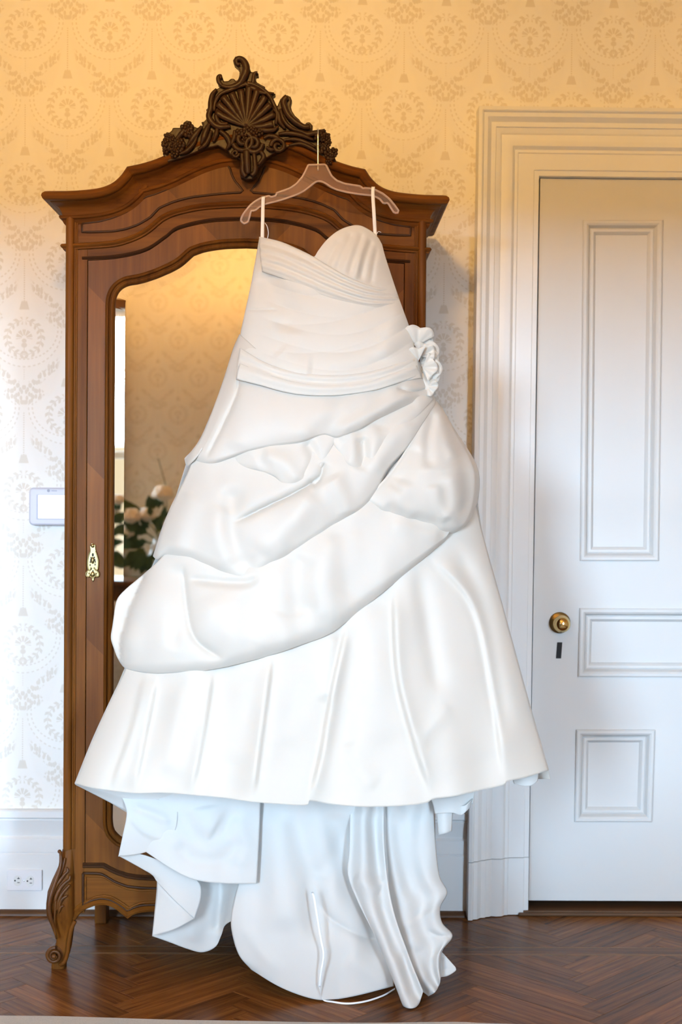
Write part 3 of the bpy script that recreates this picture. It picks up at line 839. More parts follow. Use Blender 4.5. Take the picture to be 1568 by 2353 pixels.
# door frame: top strip, bottom strip, two stiles
df = MB()
xs_d = np.linspace(xD+0.002, -xD-0.002, 121)
gtop = sorted([p for p in top] + [(-x, z) for x, z in top[:-1]]); gbot = sorted([p for p in botc] + [(-x, z) for x, z in botc[:-1]])
zst, zsb = top[0][1], botc[0][1]
zgt = np.where(np.abs(xs_d) < -gx, zof(gtop, xs_d), zst); zgb = np.where(np.abs(xs_d) < -gx, zof(gbot, xs_d), zsb)
strip(df, xs_d, zof(dtop, xs_d)-0.0025, zgt+0.004, YDf, YDf+0.02)
strip(df, xs_d, zgb-0.004, zof(dbot, xs_d)+0.0025, YDf, YDf+0.02)
for s in (-1, 1):
    a, b_ = sorted((s*(xD+0.002), s*(gx-0.003)))
    df.box((XC+a, YDf, zsb-0.004), (XC+b_, YDf+0.02, zst+0.004))
df.build('door_panel', M_veneer, DO, angle=30)
mp_ = [(0.004, -0.015), (0.0035, -0.008), (0.001, -0.002), (-0.003, 0.003), (-0.007, 0.004), (-0.009, 0.001), (-0.011, 0.002), (-0.014, 0.009), (-0.018, 0.011), (-0.0215, 0.008), (-0.023, 0.002), (-0.023, -0.004)]
path = []
n = len(ring)
for i in range(n):
    a, b_ = np.array(ring[i-1]), np.array(ring[(i+1) % n]); t = b_-a; t /= np.linalg.norm(t)+1e-9
    path.append(((XC+ring[i][0], YDf, ring[i][1]), (0, -1, 0), (t[1], 0, -t[0])))
MB().sweep(path, mp_, closed=True).build('mirror_moulding', M_walnut, DO, angle=38)
r0 = offset_ring(ring, -0.004); r1 = offset_ring(ring, 0.030)
# remove kinks of the inner ring by smoothing
r1 = np.array(r1)
for _ in range(3): r1 = (np.roll(r1, 1, 0)+2*r1+np.roll(r1, -1, 0))/4
YG = YDf + 0.0085
BEV = 0.0009
v = [(XC+x, YG+BEV, z) for x, z in r0] + [(XC+x, YG, z) for x, z in r1]
f = [(i, (i+1) % n, (i+1) % n+n, i+n) for i in range(n)] + [tuple(range(n, 2*n))]
mir = mesh('mirror_glass', v, f, M_mirror, DO, smooth=False)
# lock plate
lp = empty('lock_plate', (0, 0, 0)); lp.parent = AR
def L2(cx, cy): return P(170+cx/17.42, 1230+cy/17.42, YDf-0.004)
ol = [(690,330),(750,310),(800,345),(860,370),(870,440),(860,500),(870,560),(890,680),(950,830),(985,980),(990,1130),(975,1280),(955,1390),(1000,1500),(1000,1620),(960,1690),(840,1690),(800,1800),(760,1870),(715,1790),(700,1700),(560,1685),(490,1640),(475,1560),(500,1440),(560,1390),(550,1250),(540,1100),(555,960),(600,780),(650,660),(650,560),(640,500),(625,440),(660,420)]
pp = [L2(x, y) for x, y in ol]
k = len(pp)
mesh('backplate', [(p[0], YDf-0.005, p[2]) for p in pp] + [(p[0], YDf-0.0002, p[2]) for p in pp], [tuple(range(k)), tuple(range(2*k-1, k-1, -1))] + [(i, i+k, (i+1) % k+k, (i+1) % k) for i in range(k)], M_oldbrass, lp, smooth=False, bevel=0.0015)
m = MB()
rim = [L2(x, y) for x, y in [(650,640),(590,820),(560,980),(545,1130),(560,1300),(600,1420)]]; rim2 = [L2(x, y) for x, y in [(870,640),(930,820),(970,980),(980,1130),(965,1300),(930,1420)]]
for rr in (rim, rim2): m.tube([np.array([p[0], YDf-0.0055, p[2]]) for p in catmull(rr, 14)], 0.0016, 8)
for rr in ([(520,1440),(490,1540),(510,1640),(590,1660),(640,1590),(600,1500)], [(960,1440),(1000,1540),(980,1640),(900,1650),(860,1590),(900,1510)], [(640,1640),(760,1690),(860,1640)], [(800,1290),(860,1380),(940,1420)], [(700,1290),(650,1380),(590,1420)]):
    m.tube([np.array([p[0], YDf-0.006, p[2]]) for p in catmull([L2(x, y) for x, y in rr], 12)], 0.0022, 8)
m.ball(tuple(np.array(L2(755, 1010))*[1, 0, 1] + [0, YDf-0.005, 0]), 0.006, scale=(0.8, 0.6, 1.6)); m.ball(tuple(np.array(L2(755, 420))*[1, 0, 1] + [0, YDf-0.005, 0]), 0.0055, scale=(1, .6, 1)); m.ball(tuple(np.array(L2(755, 1560))*[1, 0, 1] + [0, YDf-0.005, 0]), 0.006, scale=(1, .6, 1.3))
m.build('relief_scroll', M_oldbrass, lp, angle=180)
for i, (x, y) in enumerate([(760, 780), (690, 900), (820, 890), (675, 985), (840, 985), (660, 1070), (855, 1060), (650, 1190), (850, 1170), (700, 1340), (760, 1430)]):
    c = L2(x, y)
    MB().ball((c[0], YDf-0.0052, c[2]), 0.0022 if i else 0.0035, 8, 5, (0.8, 0.25, 1.5)).build('piercing', M_black, lp)
# hinges on the far side
for py in (760, 1800):
    p = A(198.5, py)
    MB().tube([(XC-p[0], YF-0.004, p[1]-0.035), (XC-p[0], YF-0.004, p[1]+0.035)], 0.005, 10).build('hinge', M_oldbrass, DO)

# ---- legs: scrolled cabriole in front, plain posts behind
def leg_section(py, xl_px, xr_px, ydep, yc):
    a = A(xl_px, py)[0]; b_ = A(xr_px, py)[0]; z = A(xl_px, py)[1]
    return z, a, b_, ydep, yc
secs = [(1946, 147, 171, .05, .0), (1955, 141, 171, .055, -.002), (1970, 138, 171, .058, -.004), (1987, 134.7, 171, .062, -.007), (2005, 127, 171, .066, -.011), (2020, 120, 171, .070, -.014), (2046, 110, 171, .076, -.018), (2074, 106.7, 171, .078, -.020), (2100, 111, 172, .074, -.018), (2126, 121, 169, .062, -.012), (2150, 127.5, 165, .050, -.008), (2166, 127, 163, .046, -.008), (2180, 124, 161, .046, -.010), (2196, 122, 157, .044, -.010), (2212, 117, 150, .042, -.010), (2236.5, 116, 149, .042, -.010)]
for s in (-1, 1):
    lg = empty('leg', (0, 0, 0)); lg.parent = AR
    v = []; f = []; nn = 20
    for k, (py, a, b_, yd, yo) in enumerate(secs):
        xa, z = A(a, py); xb_, _ = A(b_, py)
        if k == len(secs)-1: z = 0.0005
        cx = (xa+xb_)/2; hx = (xb_-xa)/2; cy = YF + 0.030 + yo; hy = yd/2+0.004
        for i in range(nn):
            t = 2*math.pi*i/nn
            c, s_ = math.cos(t), math.sin(t)
            e = 0.62
            x = cx + hx*math.copysign(abs(c)**e, c); y = cy + hy*math.copysign(abs(s_)**e, s_)
            v.append((XC - s*x if s > 0 else XC + x, y, z))
    m_ = len(secs)
    for k in range(m_-1):
        for i in range(nn):
            j = (i+1) % nn; f.append((k*nn+i, k*nn+j, (k+1)*nn+j, (k+1)*nn+i))
    f += [tuple(range(nn)), tuple((m_-1)*nn+i for i in range(nn))]
    mesh('leg_shaft', v, f, M_walnut, lg, angle=60)
    def Lp(px, py, dy=0.0):
        x, z = A(px, py); return np.array([XC + (x if s < 0 else -x), YF + dy, z])
    # scroll foot
    ctr = Lp(127.5, 2191, -0.012); m = MB()
    sp = []; rr = []
    for i in range(40):
        t = i/39; an = math.pi*0.45 + t*3.6*math.pi; R_ = 0.0215*(1-t) + 0.006*t
        sp.append(ctr + np.array([(-1 if s < 0 else 1)*-math.cos(an)*R_, -0.004-0.006*t, math.sin(an)*R_])); rr.append(0.0062*(1-0.45*t))
    m.tube(sp, rr, 8); m.tube([ctr+np.array([0, 0.004, 0]), ctr+np.array([0, 0.045, 0])], 0.0225, 20)
    m.ball(tuple(ctr+np.array([0, -0.012, 0])), 0.0075)
    m.build('scroll_foot', M_legcarve, lg, angle=60)
    m = MB(); m.tube([Lp(x, y, -0.012) for x, y in catmull([(174, 2113), (166, 2130), (160, 2160), (156, 2190), (149, 2208), (140, 2214)], 16)], [0.006]*16, 8); m.build('edge_bead', M_walnut, lg, angle=180)
    # acanthus: overlapping curled leaves on the knee
    m = MB()
    leaves = [([(142, 1952), (144, 1975), (139, 2000), (130, 2025), (121, 2055), (119, 2085), (128, 2118), (135, 2150)], [.004, .005, .0055, .0065, .0075, .0075, .005, .002], -0.030),
              ([(152, 1968), (148, 1985), (142, 2002), (132, 2020), (124, 2040)], [.002, .004, .005, .005, .003], -0.022),
              ([(156, 1988), (160, 1996), (152, 2004), (143, 2016), (133, 2030), (127, 2050)], [.0025, .004, .005, .005, .0045, .002], -0.024),
              ([(164, 2004), (164, 2014), (154, 2022), (144, 2033), (135, 2050), (131, 2072)], [.0025, .0045, .005, .0055, .005, .002], -0.024),
              ([(165, 2026), (158, 2034), (148, 2046), (140, 2062), (136, 2084)], [.003, .0045, .005, .004, .002], -0.024),
              ([(160, 2050), (150, 2056), (143, 2068), (139, 2086)], [.003, .0045, .004, .0015], -0.024),
              ([(152, 2072), (145, 2076), (140, 2090)], [.003, .004, .0015], -0.024),
              ([(134, 2060), (132, 2090), (131, 2120), (132, 2150)], [.003, .003, .0025, .001], -0.026)]
    for pts, rad, dy in leaves:
        c = catmull(pts, 18); rd = np.interp(np.linspace(0, 1, 18), np.linspace(0, 1, len(rad)), rad)
        m.tube([Lp(x, y, dy+0.010 - 0.022*min(1, max(0, (y-1950)/110.0))*(1 if y < 2100 else max(0, 1-(y-2100)/90.0))) for x, y in c], rd, 8, squash=0.8)
    m.ball(tuple(Lp(138, 1955, -0.008)), 0.0055)
    m.build('acanthus_leaf', M_legcarve, lg, angle=180)
    bx = XC + s*(-A(168, 2000)[0]-0.01)
    bx = XC + s*abs(A(236, 2100, -0.08)[0])
    m = MB().box((bx-0.018, -0.125, 0.0005), (bx+0.018, -0.062, 0.28)); m.build('rear_leg', M_walnut, AR, smooth=False, bevel=0.004)

# ---- the carved crest: pierced plaque with shell, scrolls, leaves and flower clusters
CR = empty('carved_crest', (0, 0, 0)); CR.parent = AR
YC = YF - 0.052
sil = [(373,352),(374,345),(372,327),(376,315),(385,305),(394,297),(396,291),(410,291),(418,290),(421,279),(428,274),(436,276),(443,287),(452,291),(464,288),(466,283),(461,278),(468,277),(476,268),(478,255),(472,250),(480,243),(481,225),(486,213),(497,202),(506,197),(500,190),(497,175),(502,168),(509,170),(512,177),(514,184),(524,183),(530,178),(538,178),(541,183),(547,180),(550,168),(550,158),(546,152),(538,145),(535,136),(540,127),(550,125),(560,128),(570,140),(575,157),(577,163),(585,162),(594,165),(594,171),(588,170),(587,178),(590,186),(600,192),(610,197),(606,204),(618,208),(634,213),(625,220),(630,233),(637,242),(644,225),(652,217),(660,216),(668,220),(671,228),(668,240),(671,252),(678,263),(688,272),(695,282),(701,284),(704,279),(712,278),(719,286),(718,300),(724,303),(733,300),(750,295),(748,307),(760,319),(753,325),(757,337),(755,347),(766,350),(772,365),(777,376),
       (765,374),(740,358),(712,345),(690,336),(668,334),(640,346),(628,352),(612,362),(602,376),(594,384),(590,402),(580,410),(565,411),(552,405),(551,396),(556,386),(556,370),(545,360),(530,356),(524,346),(500,333),(470,340),(440,352),(410,363),(385,371)]
bm = bmesh.new()
vs = []
for x, y in sil:
    p = P(x, y, YC-0.012); vs.append(bm.verts.new((p[0]-AR.location.x, YC-0.002-AR.location.y, p[2])))
fc = bm.faces.new(vs)
r = bmesh.ops.extrude_face_region(bm, geom=[fc])
for e in r['geom']:
    if isinstance(e, bmesh.types.BMVert): e.co.y += 0.034
bmesh.ops.triangulate(bm, faces=[q for q in bm.faces if len(q.verts) > 4])
bmesh.ops.recalc_face_normals(bm, faces=bm.faces)
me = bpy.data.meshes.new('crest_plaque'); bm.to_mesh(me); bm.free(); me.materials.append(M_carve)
o = bpy.data.objects.new('crest_plaque', me); COL.objects.link(o); o.parent = CR
mo = o.modifiers.new('bevel', 'BEVEL'); mo.width = 0.004; mo.segments = 2; mo.limit_method = 'ANGLE'; mo.angle_limit = math.radians(50)
def C(px, py, dy=0.0):
    p = P(px, py, YC-0.012); return np.array([p[0], YC-0.010-dy, p[2]])
def carve(name, strokes, sq=0.9):
    m = MB()
    for pts, rad in strokes:
        k = max(10, len(pts)*5); c = catmull(pts, k); rd = np.interp(np.linspace(0, 1, k), np.linspace(0, 1, len(rad)), rad)
        hh = [C(x, y, 0.002) for x, y in c]
        m.tube(hh, rd, 8, squash=sq)
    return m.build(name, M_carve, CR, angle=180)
def spiral(cx, cy, r0, r1, a0, turns, n=14, sgn=1):
    return [(cx+(r0+(r1-r0)*i/n)*math.cos(a0+sgn*turns*2*math.pi*i/n), cy+(r0+(r1-r0)*i/n)*math.sin(a0+sgn*turns*2*math.pi*i/n)) for i in range(n+1)]
# shell: ribs fanning from its hinge
for i, (ex, ey) in enumerate([(497, 258), (500, 238), (512, 222), (532, 214), (553, 206), (573, 198), (592, 206), (610, 222), (622, 240), (630, 262), (628, 284)]):
    hx, hy = 566, 290
    mx, my = hx+(ex-hx)*0.55, hy+(ey-hy)*0.6+4
    carve('shell_rib', [([(hx, hy), (mx, my), (ex, ey)], [.004, .0085, .0105])], 0.7)
carve('crest_scroll', [([(506, 196), (530, 200), (550, 192), (562, 172), (566, 155), (560, 140), (550, 134), (543, 138), (545, 147), (552, 147)], [.004, .006, .008, .0095, .011, .011, .010, .008, .006, .004]),
                       ([(510, 196), (503, 188), (502, 177), (507, 174), (508, 181)], [.005, .006, .006, .005, .003])])
carve('crest_scroll', [([(562, 190), (575, 200), (588, 205), (600, 212), (612, 214), (630, 214)], [.006, .007, .007, .006, .005, .002]),
                       ([(582, 192), (583, 178), (586, 168), (592, 167)], [.006, .006, .005, .004])])
carve('crest_scroll', [([(498, 205), (489, 216), (485, 232), (484, 250), (480, 268), (490, 284), (505, 292), (530, 290)], [.004, .007, .008, .008, .008, .009, .008, .004]),
                       ([(500, 250), (497, 268), (506, 284), (524, 284)], [.004, .006, .007, .004])])
carve('crest_scroll', [([(660, 222), (652, 232), (656, 250), (666, 268), (682, 282), (700, 292), (712, 290)], [.008, .009, .009, .009, .009, .008, .008]),
                       ([(645, 250), (650, 270), (664, 290), (684, 300), (708, 304)], [.004, .006, .006, .005, .003])])
carve('crest_scroll', [([(640, 308), (660, 306), (690, 310), (722, 322)], [.004, .007, .007, .004]), ([(650, 322), (676, 320), (700, 326), (726, 338)], [.003, .006, .006, .003])])
carve('volute', [(spiral(560, 322, 26, 6, math.pi*0.9, 1.4, sgn=-1), [.007]*8 + [.004])])
carve('volute', [(spiral(582, 330, 22, 5, 0.0, 1.5), [.007]*8 + [.004])])
carve('volute', [(spiral(640, 336, 18, 4, math.pi, 1.4), [.006]*8 + [.003])])
carve('volute', [(spiral(541, 352, 9, 2, 0, 1.3), [.004]*6 + [.003])])
carve('acanthus_leaf', [([(464, 290), (452, 306), (440, 322), (430, 336)], [.004, .008, .008, .003]), ([(482, 284), (474, 300), (468, 318), (462, 332)], [.005, .009, .009, .003]), ([(500, 294), (496, 312), (490, 326)], [.005, .008, .003]), ([(430, 292), (420, 304), (404, 322)], [.006, .008, .004])])
carve('acanthus_drop', [([(566, 345), (568, 372), (570, 400)], [.010, .011, .008]), ([(556, 352), (558, 376), (558, 396), (566, 406)], [.006, .007, .008, .007]), ([(584, 352), (586, 374), (586, 394), (578, 404)], [.006, .007, .008, .007]), ([(600, 348), (606, 362), (594, 378)], [.006, .007, .004])])
carve('acanthus_leaf', [([(505, 300), (520, 312), (528, 330), (520, 344)], [.005, .008, .008, .003]), ([(486, 300), (480, 318), (470, 334), (455, 344)], [.004, .007, .007, .003]), ([(452, 312), (446, 328), (430, 346), (412, 354)], [.004, .007, .007, .003]), ([(540, 300), (538, 318), (530, 334)], [.005, .007, .004]), ([(420, 318), (412, 338), (395, 356)], [.004, .007, .004])])
carve('acanthus_leaf', [([(596, 296), (612, 300), (630, 298), (640, 290)], [.005, .008, .007, .003]), ([(606, 318), (618, 312), (636, 316), (650, 330)], [.004, .007, .007, .003]), ([(612, 338), (624, 344), (636, 340)], [.004, .006, .003]), ([(664, 334), (690, 330), (712, 338), (734, 352)], [.003, .006, .006, .003]), ([(690, 300), (706, 308), (722, 306), (738, 302), (747, 298)], [.004, .007, .008, .007, .003]), ([(628, 250), (640, 262), (644, 280), (656, 296)], [.004, .007, .007, .003])])
carve('shell_rim', [([(492, 256), (494, 236), (507, 216), (530, 206), (552, 198), (574, 192), (596, 200), (616, 216), (628, 236), (637, 260), (634, 286)], [.004, .006, .005, .006, .005, .006, .005, .006, .005, .006, .004])])
rg = random.Random(11)
for (cx, cy, sx_, sy_, cnt) in ((396, 330, 19, 26, 22), (430, 298, 20, 14, 9), (742, 324, 13, 22, 14), (758, 358, 12, 14, 7), (575, 310, 30, 12, 9)):
    m = MB()
    for i in range(cnt):
        an = rg.uniform(0, 2*math.pi); q = math.sqrt(rg.random())
        c = C(cx+math.cos(an)*q*sx_, cy+math.sin(an)*q*sy_, 0.004)
        rb_ = rg.uniform(.007, .012)
        for k in range(5):
            b2 = k*2*math.pi/5+an
            m.ball((c[0]+math.cos(b2)*rb_*.75, c[1], c[2]+math.sin(b2)*rb_*.75), rb_*.55, 7, 5, (1, .8, 1))
        m.ball((c[0], c[1]-0.004, c[2]), rb_*.45, 7, 5)
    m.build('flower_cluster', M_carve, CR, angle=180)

# ------------------------------------------------------------------ the gown on its hanger
YH = -0.645                                            # plane of the hanger
HG = empty('dress_hanger', tuple(P(731, 378, YH)))
tag(HG, 'clear acrylic hanger with steel hook hung on the wardrobe crest', 'hanger')
def H2(px, py, dy=0.0):
    p = P(px, py, YH); return np.array([p[0], YH+dy, p[2]])
hs_l = [(709, 380), (706, 385), (700, 398), (693, 409), (680, 423), (665, 433), (650, 438), (634, 443), (637, 449), (652, 446)]   # upper edge to the left notch
plate = [(709, 379), (749, 378), (754, 388), (762, 404), (774, 415), (792, 422), (810, 425), (830, 428), (832, 433), (840, 432), (852, 433), (866, 438), (880, 445), (895, 457), (906, 470), (916, 484), (914, 490), (906, 489), (899, 478), (892, 466), (882, 468), (874, 458), (862, 451),
         (854, 449), (825, 446), (795, 441), (775, 436), (761, 430), (748, 421), (740, 417), (733, 416), (725, 418), (713, 428), (700, 438), (685, 446), (660, 455), (634, 463), (612, 468), (598, 474), (586, 484), (577, 484), (573, 500), (570, 511), (560, 514), (553, 506), (558, 494), (566, 483), (575, 472), (586, 463), (600, 455), (618, 450), (624, 453), (636, 449), (634, 444), (652, 438), (668, 432), (682, 422), (694, 408), (701, 396), (706, 385)]
k = len(plate)
pp = [H2(x, y) for x, y in plate]
bm = bmesh.new()
vs = [bm.verts.new(tuple(p - np.array(HG.location) + np.array([0, -0.003, 0]))) for p in pp]
fc = bm.faces.new(vs); r = bmesh.ops.extrude_face_region(bm, geom=[fc])
for e in r['geom']:
    if isinstance(e, bmesh.types.BMVert): e.co.y += 0.006
bmesh.ops.triangulate(bm, faces=[q_ for q_ in bm.faces if len(q_.verts) > 4]); bmesh.ops.recalc_face_normals(bm, faces=bm.faces)
me = bpy.data.meshes.new('hanger_body'); bm.to_mesh(me); bm.free(); me.materials.append(M_acrylic)
o = bpy.data.objects.new('hanger_body', me); COL.objects.link(o); o.parent = HG
m = MB()
rimp = polyline([H2(x, y) for x, y in plate + plate[:1]], 170)
m.tube(rimp, 0.0030, 8, cap=False); m.build('hanger_rim', M_acrylic_rim, HG, angle=180)
hk = [H2(731, 392), H2(731, 378), H2(731, 350), H2(731, 322), H2(731, 303, 0.002), H2(731, 291, 0.020), H2(731, 287, 0.052), H2(731, 290, 0.088), H2(731, 302, 0.108), H2(731, 318, 0.113)]
MB().tube(catmull(hk, 40), 0.0021, 10).build('hook', M_steel, HG, angle=180)

DR = empty('wedding_dress', tuple(P(720, 1200, -0.75)*np.array([1, 1, 0])))
tag(DR, 'white satin strapless wedding gown with draped overskirt hanging before the wardrobe', 'dress')

SL = np.array([(500,597),(545,597),(590,588),(660,575),(720,562),(770,552),(840,528),(900,505),(1000,463),(1060,428),(1150,400),(1285,355),(1400,305),(1470,285),(1535,285),(1600,258),(1700,212),(1800,172),(1860,150)], float)
SR = np.array([(500,872),(565,880),(680,915),(760,945),(870,968),(930,1003),(1000,1050),(1080,1098),(1160,1100),(1235,1112),(1300,1130),(1400,1158),(1500,1185),(1600,1213),(1700,1240),(1770,1262),(1860,1285)], float)
def smooth_interp(T, y): return np.interp(y, T[:, 0], T[:, 1])
def base_depth(px, py):
    """front surface of the hanging gown: centre plane and half depth grow towards the hem"""
    y = np.clip(py, 500, 1860)
    l, r_ = smooth_interp(SL, y), smooth_interp(SR, y)
    u = np.clip((px-(l+r_)/2)/((r_-l)/2+6), -1, 1)
    yc = np.interp(y, [500, 850, 1200, 1860], [-0.672, -0.690, -0.715, -0.760])
    hd = np.interp(y, [500, 600, 850, 1200, 1860], [0.055, 0.085, 0.110, 0.140, 0.190])
    return yc - hd*np.sqrt(np.maximum(0, 1-u*u))**0.85

def coons(top, bottom, left, right, nu, nv, sm=True):
    """grid of pixels from four boundary curves (top/bottom run left to right, left/right run downwards)"""
    c = catmull if sm else polyline
    T, B_, L_, R_ = c(top, nu), c(bottom, nu), c(left, nv), c(right, nv)
    u = np.linspace(0, 1, nu)[None, :, None]; v = np.linspace(0, 1, nv)[:, None, None]
    S = (1-v)*T[None] + v*B_[None] + (1-u)*L_[:, None] + u*R_[:, None]
    S = S - ((1-u)*(1-v)*T[0] + u*(1-v)*T[-1] + (1-u)*v*B_[0] + u*v*B_[-1])
    return S, u[..., 0]*np.ones((nv, 1)), v[..., 0]*np.ones((1, nu))

def stroke_field(px, py, pts, wid, kind, taper=True):
    """height (0..1 signed) of a fold drawn along pts on the cloth"""
    c = catmull(pts, 40)
    d2 = np.full(px.shape, 1e18); sd = np.zeros(px.shape); tt = np.zeros(px.shape)
    for i in range(len(c)-1):
        a, b_ = c[i], c[i+1]; e = b_-a; L2_ = e.dot(e)+1e-9
        t = np.clip(((px-a[0])*e[0]+(py-a[1])*e[1])/L2_, 0, 1)
        dx, dy = px-(a[0]+t*e[0]), py-(a[1]+t*e[1]); q_ = dx*dx+dy*dy
        k_ = q_ < d2
        s_ = np.sign(e[0]*dy-e[1]*dx)
        d2 = np.where(k_, q_, d2); sd = np.where(k_, s_, sd); tt = np.where(k_, (i+t)/(len(c)-1), tt)
    d = np.sqrt(d2)
    env = np.clip(np.minimum(tt, 1-tt)*6, 0, 1) if taper else np.clip(tt*4, 0, 1)
    env = env*env*(3-2*env)
    if kind == 'r': h = np.exp(-(d/wid)**2)
    elif kind == 'v': h = -np.exp(-(d/wid)**2)
    elif kind == 'c': h = -np.exp(-d/(wid*0.45))
    else:                                                              # step: raised on one side, the other tucked under
        q_ = d*sd*(1 if kind == 'sr' else -1)
        up = 1/(1+np.exp(-np.clip(q_/3.2, -30, 30)))
        h = up*np.exp(-np.maximum(q_, 0)/wid) - 0.3*(1-up)*np.exp(np.minimum(q_, 0)/(wid*0.5))
    return h*env

def cloth(name, S, Y, mat, thick=0.0016, sub=0):
    nv, nu = S.shape[:2]
    V = Pv(S[..., 0], S[..., 1], Y).reshape(-1, 3)
    V[:, 2] = np.maximum(V[:, 2], 0.004)
    idx = np.arange(nv*nu).reshape(nv, nu)
    f = np.stack([idx[:-1, :-1], idx[1:, :-1], idx[1:, 1:], idx[:-1, 1:]], -1).reshape(-1, 4)
    return mesh(name, V, f, mat, DR, angle=180, solid=thick, fix=False)

rs = np.random.RandomState(4)
def crumple(px, py, amp, sc=60.0, seed=0):
    """soft irregular ripples of hanging cloth"""
    r_ = np.random.RandomState(seed); h = np.zeros(px.shape)
    for i in range(7):
        a = r_.uniform(-0.9, 0.9); k_ = 2*math.pi/(sc*r_.uniform(0.7, 1.9)); ph = r_.uniform(0, 6.28)
        h += np.sin((px*math.cos(a)+py*math.sin(a)*0.45)*k_+ph + 0.8*np.sin(py/97.0+ph))/7.0
    return h*amp

def flutes(px, py, amp, n, y0=1250, y1=1860, seed=0):
    r_ = np.random.RandomState(seed)
    l, rr = smooth_interp(SL, np.clip(py, 500, 1860)), smooth_interp(SR, np.clip(py, 500, 1860))
    u = (px-l)/(rr-l)
    k = np.clip((py-y0)/(y1-y0), 0, 1)**0.8
    return amp*k*(np.sin(u*n*2*math.pi+0.7)*0.6 + np.sin(u*n*1.63*2*math.pi+2.1)*0.4 + 0.25*np.sin(u*n*3.1*2*math.pi+py/160.0))

def panel(name, top, bottom, left, right, nu, nv, off=0.0, puff=0.0, curl=0.0, strokes=(), mat=None, cr=0.0, crs=70, seed=0, yfun=None, sm=True, sidecurl=(0, 0), thick=0.0016, fl=None, fade=0):
    S, u, v = coons(top, bottom, left, right, nu, nv, sm)
    px, py = S[..., 0], S[..., 1]
    Y = base_depth(px, py) if yfun is None else yfun(px, py, u, v)
    Y = Y - off*(np.clip(u/fade, 0, 1)**0.7 if fade else 1.0) - puff*np.sin(math.pi*np.clip(v, 0, 1)**1.35)*np.sin(math.pi*np.clip(u, 0.02, 0.98))**0.5
    if curl: Y = Y + curl*np.clip((v-0.90)/0.10, 0, 1)**2.2                      # lower edge tucks back under itself
    if sidecurl[0]: Y = Y + sidecurl[0]*np.clip((0.06-u)/0.06, 0, 1)**2
    if sidecurl[1]: Y = Y + sidecurl[1]*np.clip((u-0.94)/0.06, 0, 1)**2
    for (pts, wid, kind, amp) in strokes:
        Y = Y - (0.72 if kind == 'r' else 0.9)*amp*stroke_field(px, py, pts, wid*1.15, kind, taper=True)
    if cr: Y = Y - crumple(px, py, cr, crs, seed)
    if fl: Y = Y - flutes(px, py, *fl)
    return cloth(name, S, Y, mat or M_satin, thick)

# back half of the gown (towards the wardrobe)
ys = np.linspace(604, 1790, 90)
S = np.stack([np.stack([np.linspace(l+2, r_-2, 48), np.full(48, y)], -1) for y, l, r_ in zip(ys, smooth_interp(SL, ys), smooth_interp(SR, ys))])
uu = np.linspace(-1, 1, 48)[None, :]
yc = np.interp(ys, [500, 850, 1200, 1860], [-0.672, -0.690, -0.715, -0.760])[:, None]
hb = np.interp(ys, [500, 700, 1200, 1860], [0.04, 0.06, 0.10, 0.16])[:, None]
cloth('back_skirt', S, np.minimum(yc + hb*np.sqrt(np.maximum(0, 1-uu*uu)), -0.575), M_satin)

# ---- train and lining that hang below the front hem
def plane_y(y0, y1, p0, p1, bulge=0.0):
    return lambda px, py, u, v: np.interp(py, [p0, p1], [y0, y1]) - bulge*np.sin(math.pi*u)**0.8
panel('train_lining', [(300, 1790), (520, 1800), (760, 1805), (1000, 1790)], [(545, 2010), (640, 2040), (800, 2100), (1000, 2150)], [(300, 1790), (420, 1900), (545, 2010)], [(1000, 1790), (1000, 2150)], 40, 30, yfun=plane_y(-0.640, -0.640, 1800, 2200), mat=M_lining)
panel('train', [(592, 1800), (700, 1806), (800, 1808), (900, 1806)], [(578, 2228), (640, 2266), (700, 2290), (745, 2298), (810, 2290), (905, 2266)],
      [(592, 1800), (575, 1930), (548, 2030), (532, 2100), (534, 2145), (550, 2195), (578, 2228)], [(900, 1806), (900, 2000), (902, 2140), (905, 2266)], 90, 120,
      yfun=plane_y(-0.690, -0.745, 1850, 2298, 0.03), mat=M_lining,
      strokes=[([(672, 1850), (700, 1960), (722, 2060), (735, 2180)], 26, 'v', .022), ([(640, 1850), (650, 2000), (655, 2150)], 30, 'r', .018), ([(760, 1860), (770, 1960), (725, 2030)], 22, 'v', .014),
               ([(725, 2060), (760, 2110), (830, 2150), (880, 2160)], 20, 'c', .014), ([(560, 2120), (600, 2190), (660, 2240)], 14, 'r', .006), ([(800, 1860), (800, 2000), (850, 2100), (880, 2220)], 30, 'v', .03), ([(790, 2200), (850, 2235), (900, 2262)], 16, 'r', .008)], cr=.006, crs=90, seed=3)
panel('train_fold', [(806, 1806), (840, 1806), (884, 1806)], [(920, 2290), (928, 2312), (945, 2319), (962, 2308), (973, 2278)], [(806, 1806), (803, 1950), (800, 2010), (822, 2070), (862, 2150), (900, 2240), (920, 2290)], [(884, 1806), (884, 1950), (902, 2080), (938, 2190), (973, 2278)], 40, 110,
      yfun=lambda px, py, u, v: np.interp(py, [1806, 2000, 2319], [-0.700, -0.755, -0.812]) - 0.014*np.sin(math.pi*u)**0.6 + 0.010*np.sin(3.1*math.pi*u+0.5), mat=M_lining,
      strokes=[([(812, 2020), (850, 2035), (875, 2050)], 16, 'r', .018), ([(870, 2060), (890, 2130), (915, 2210)], 10, 'v', .010), ([(850, 1860), (866, 1960), (880, 2030)], 14, 'v', .014), ([(925, 2180), (940, 2250), (955, 2300)], 12, 'v', .01)], cr=.004, crs=60, seed=8)
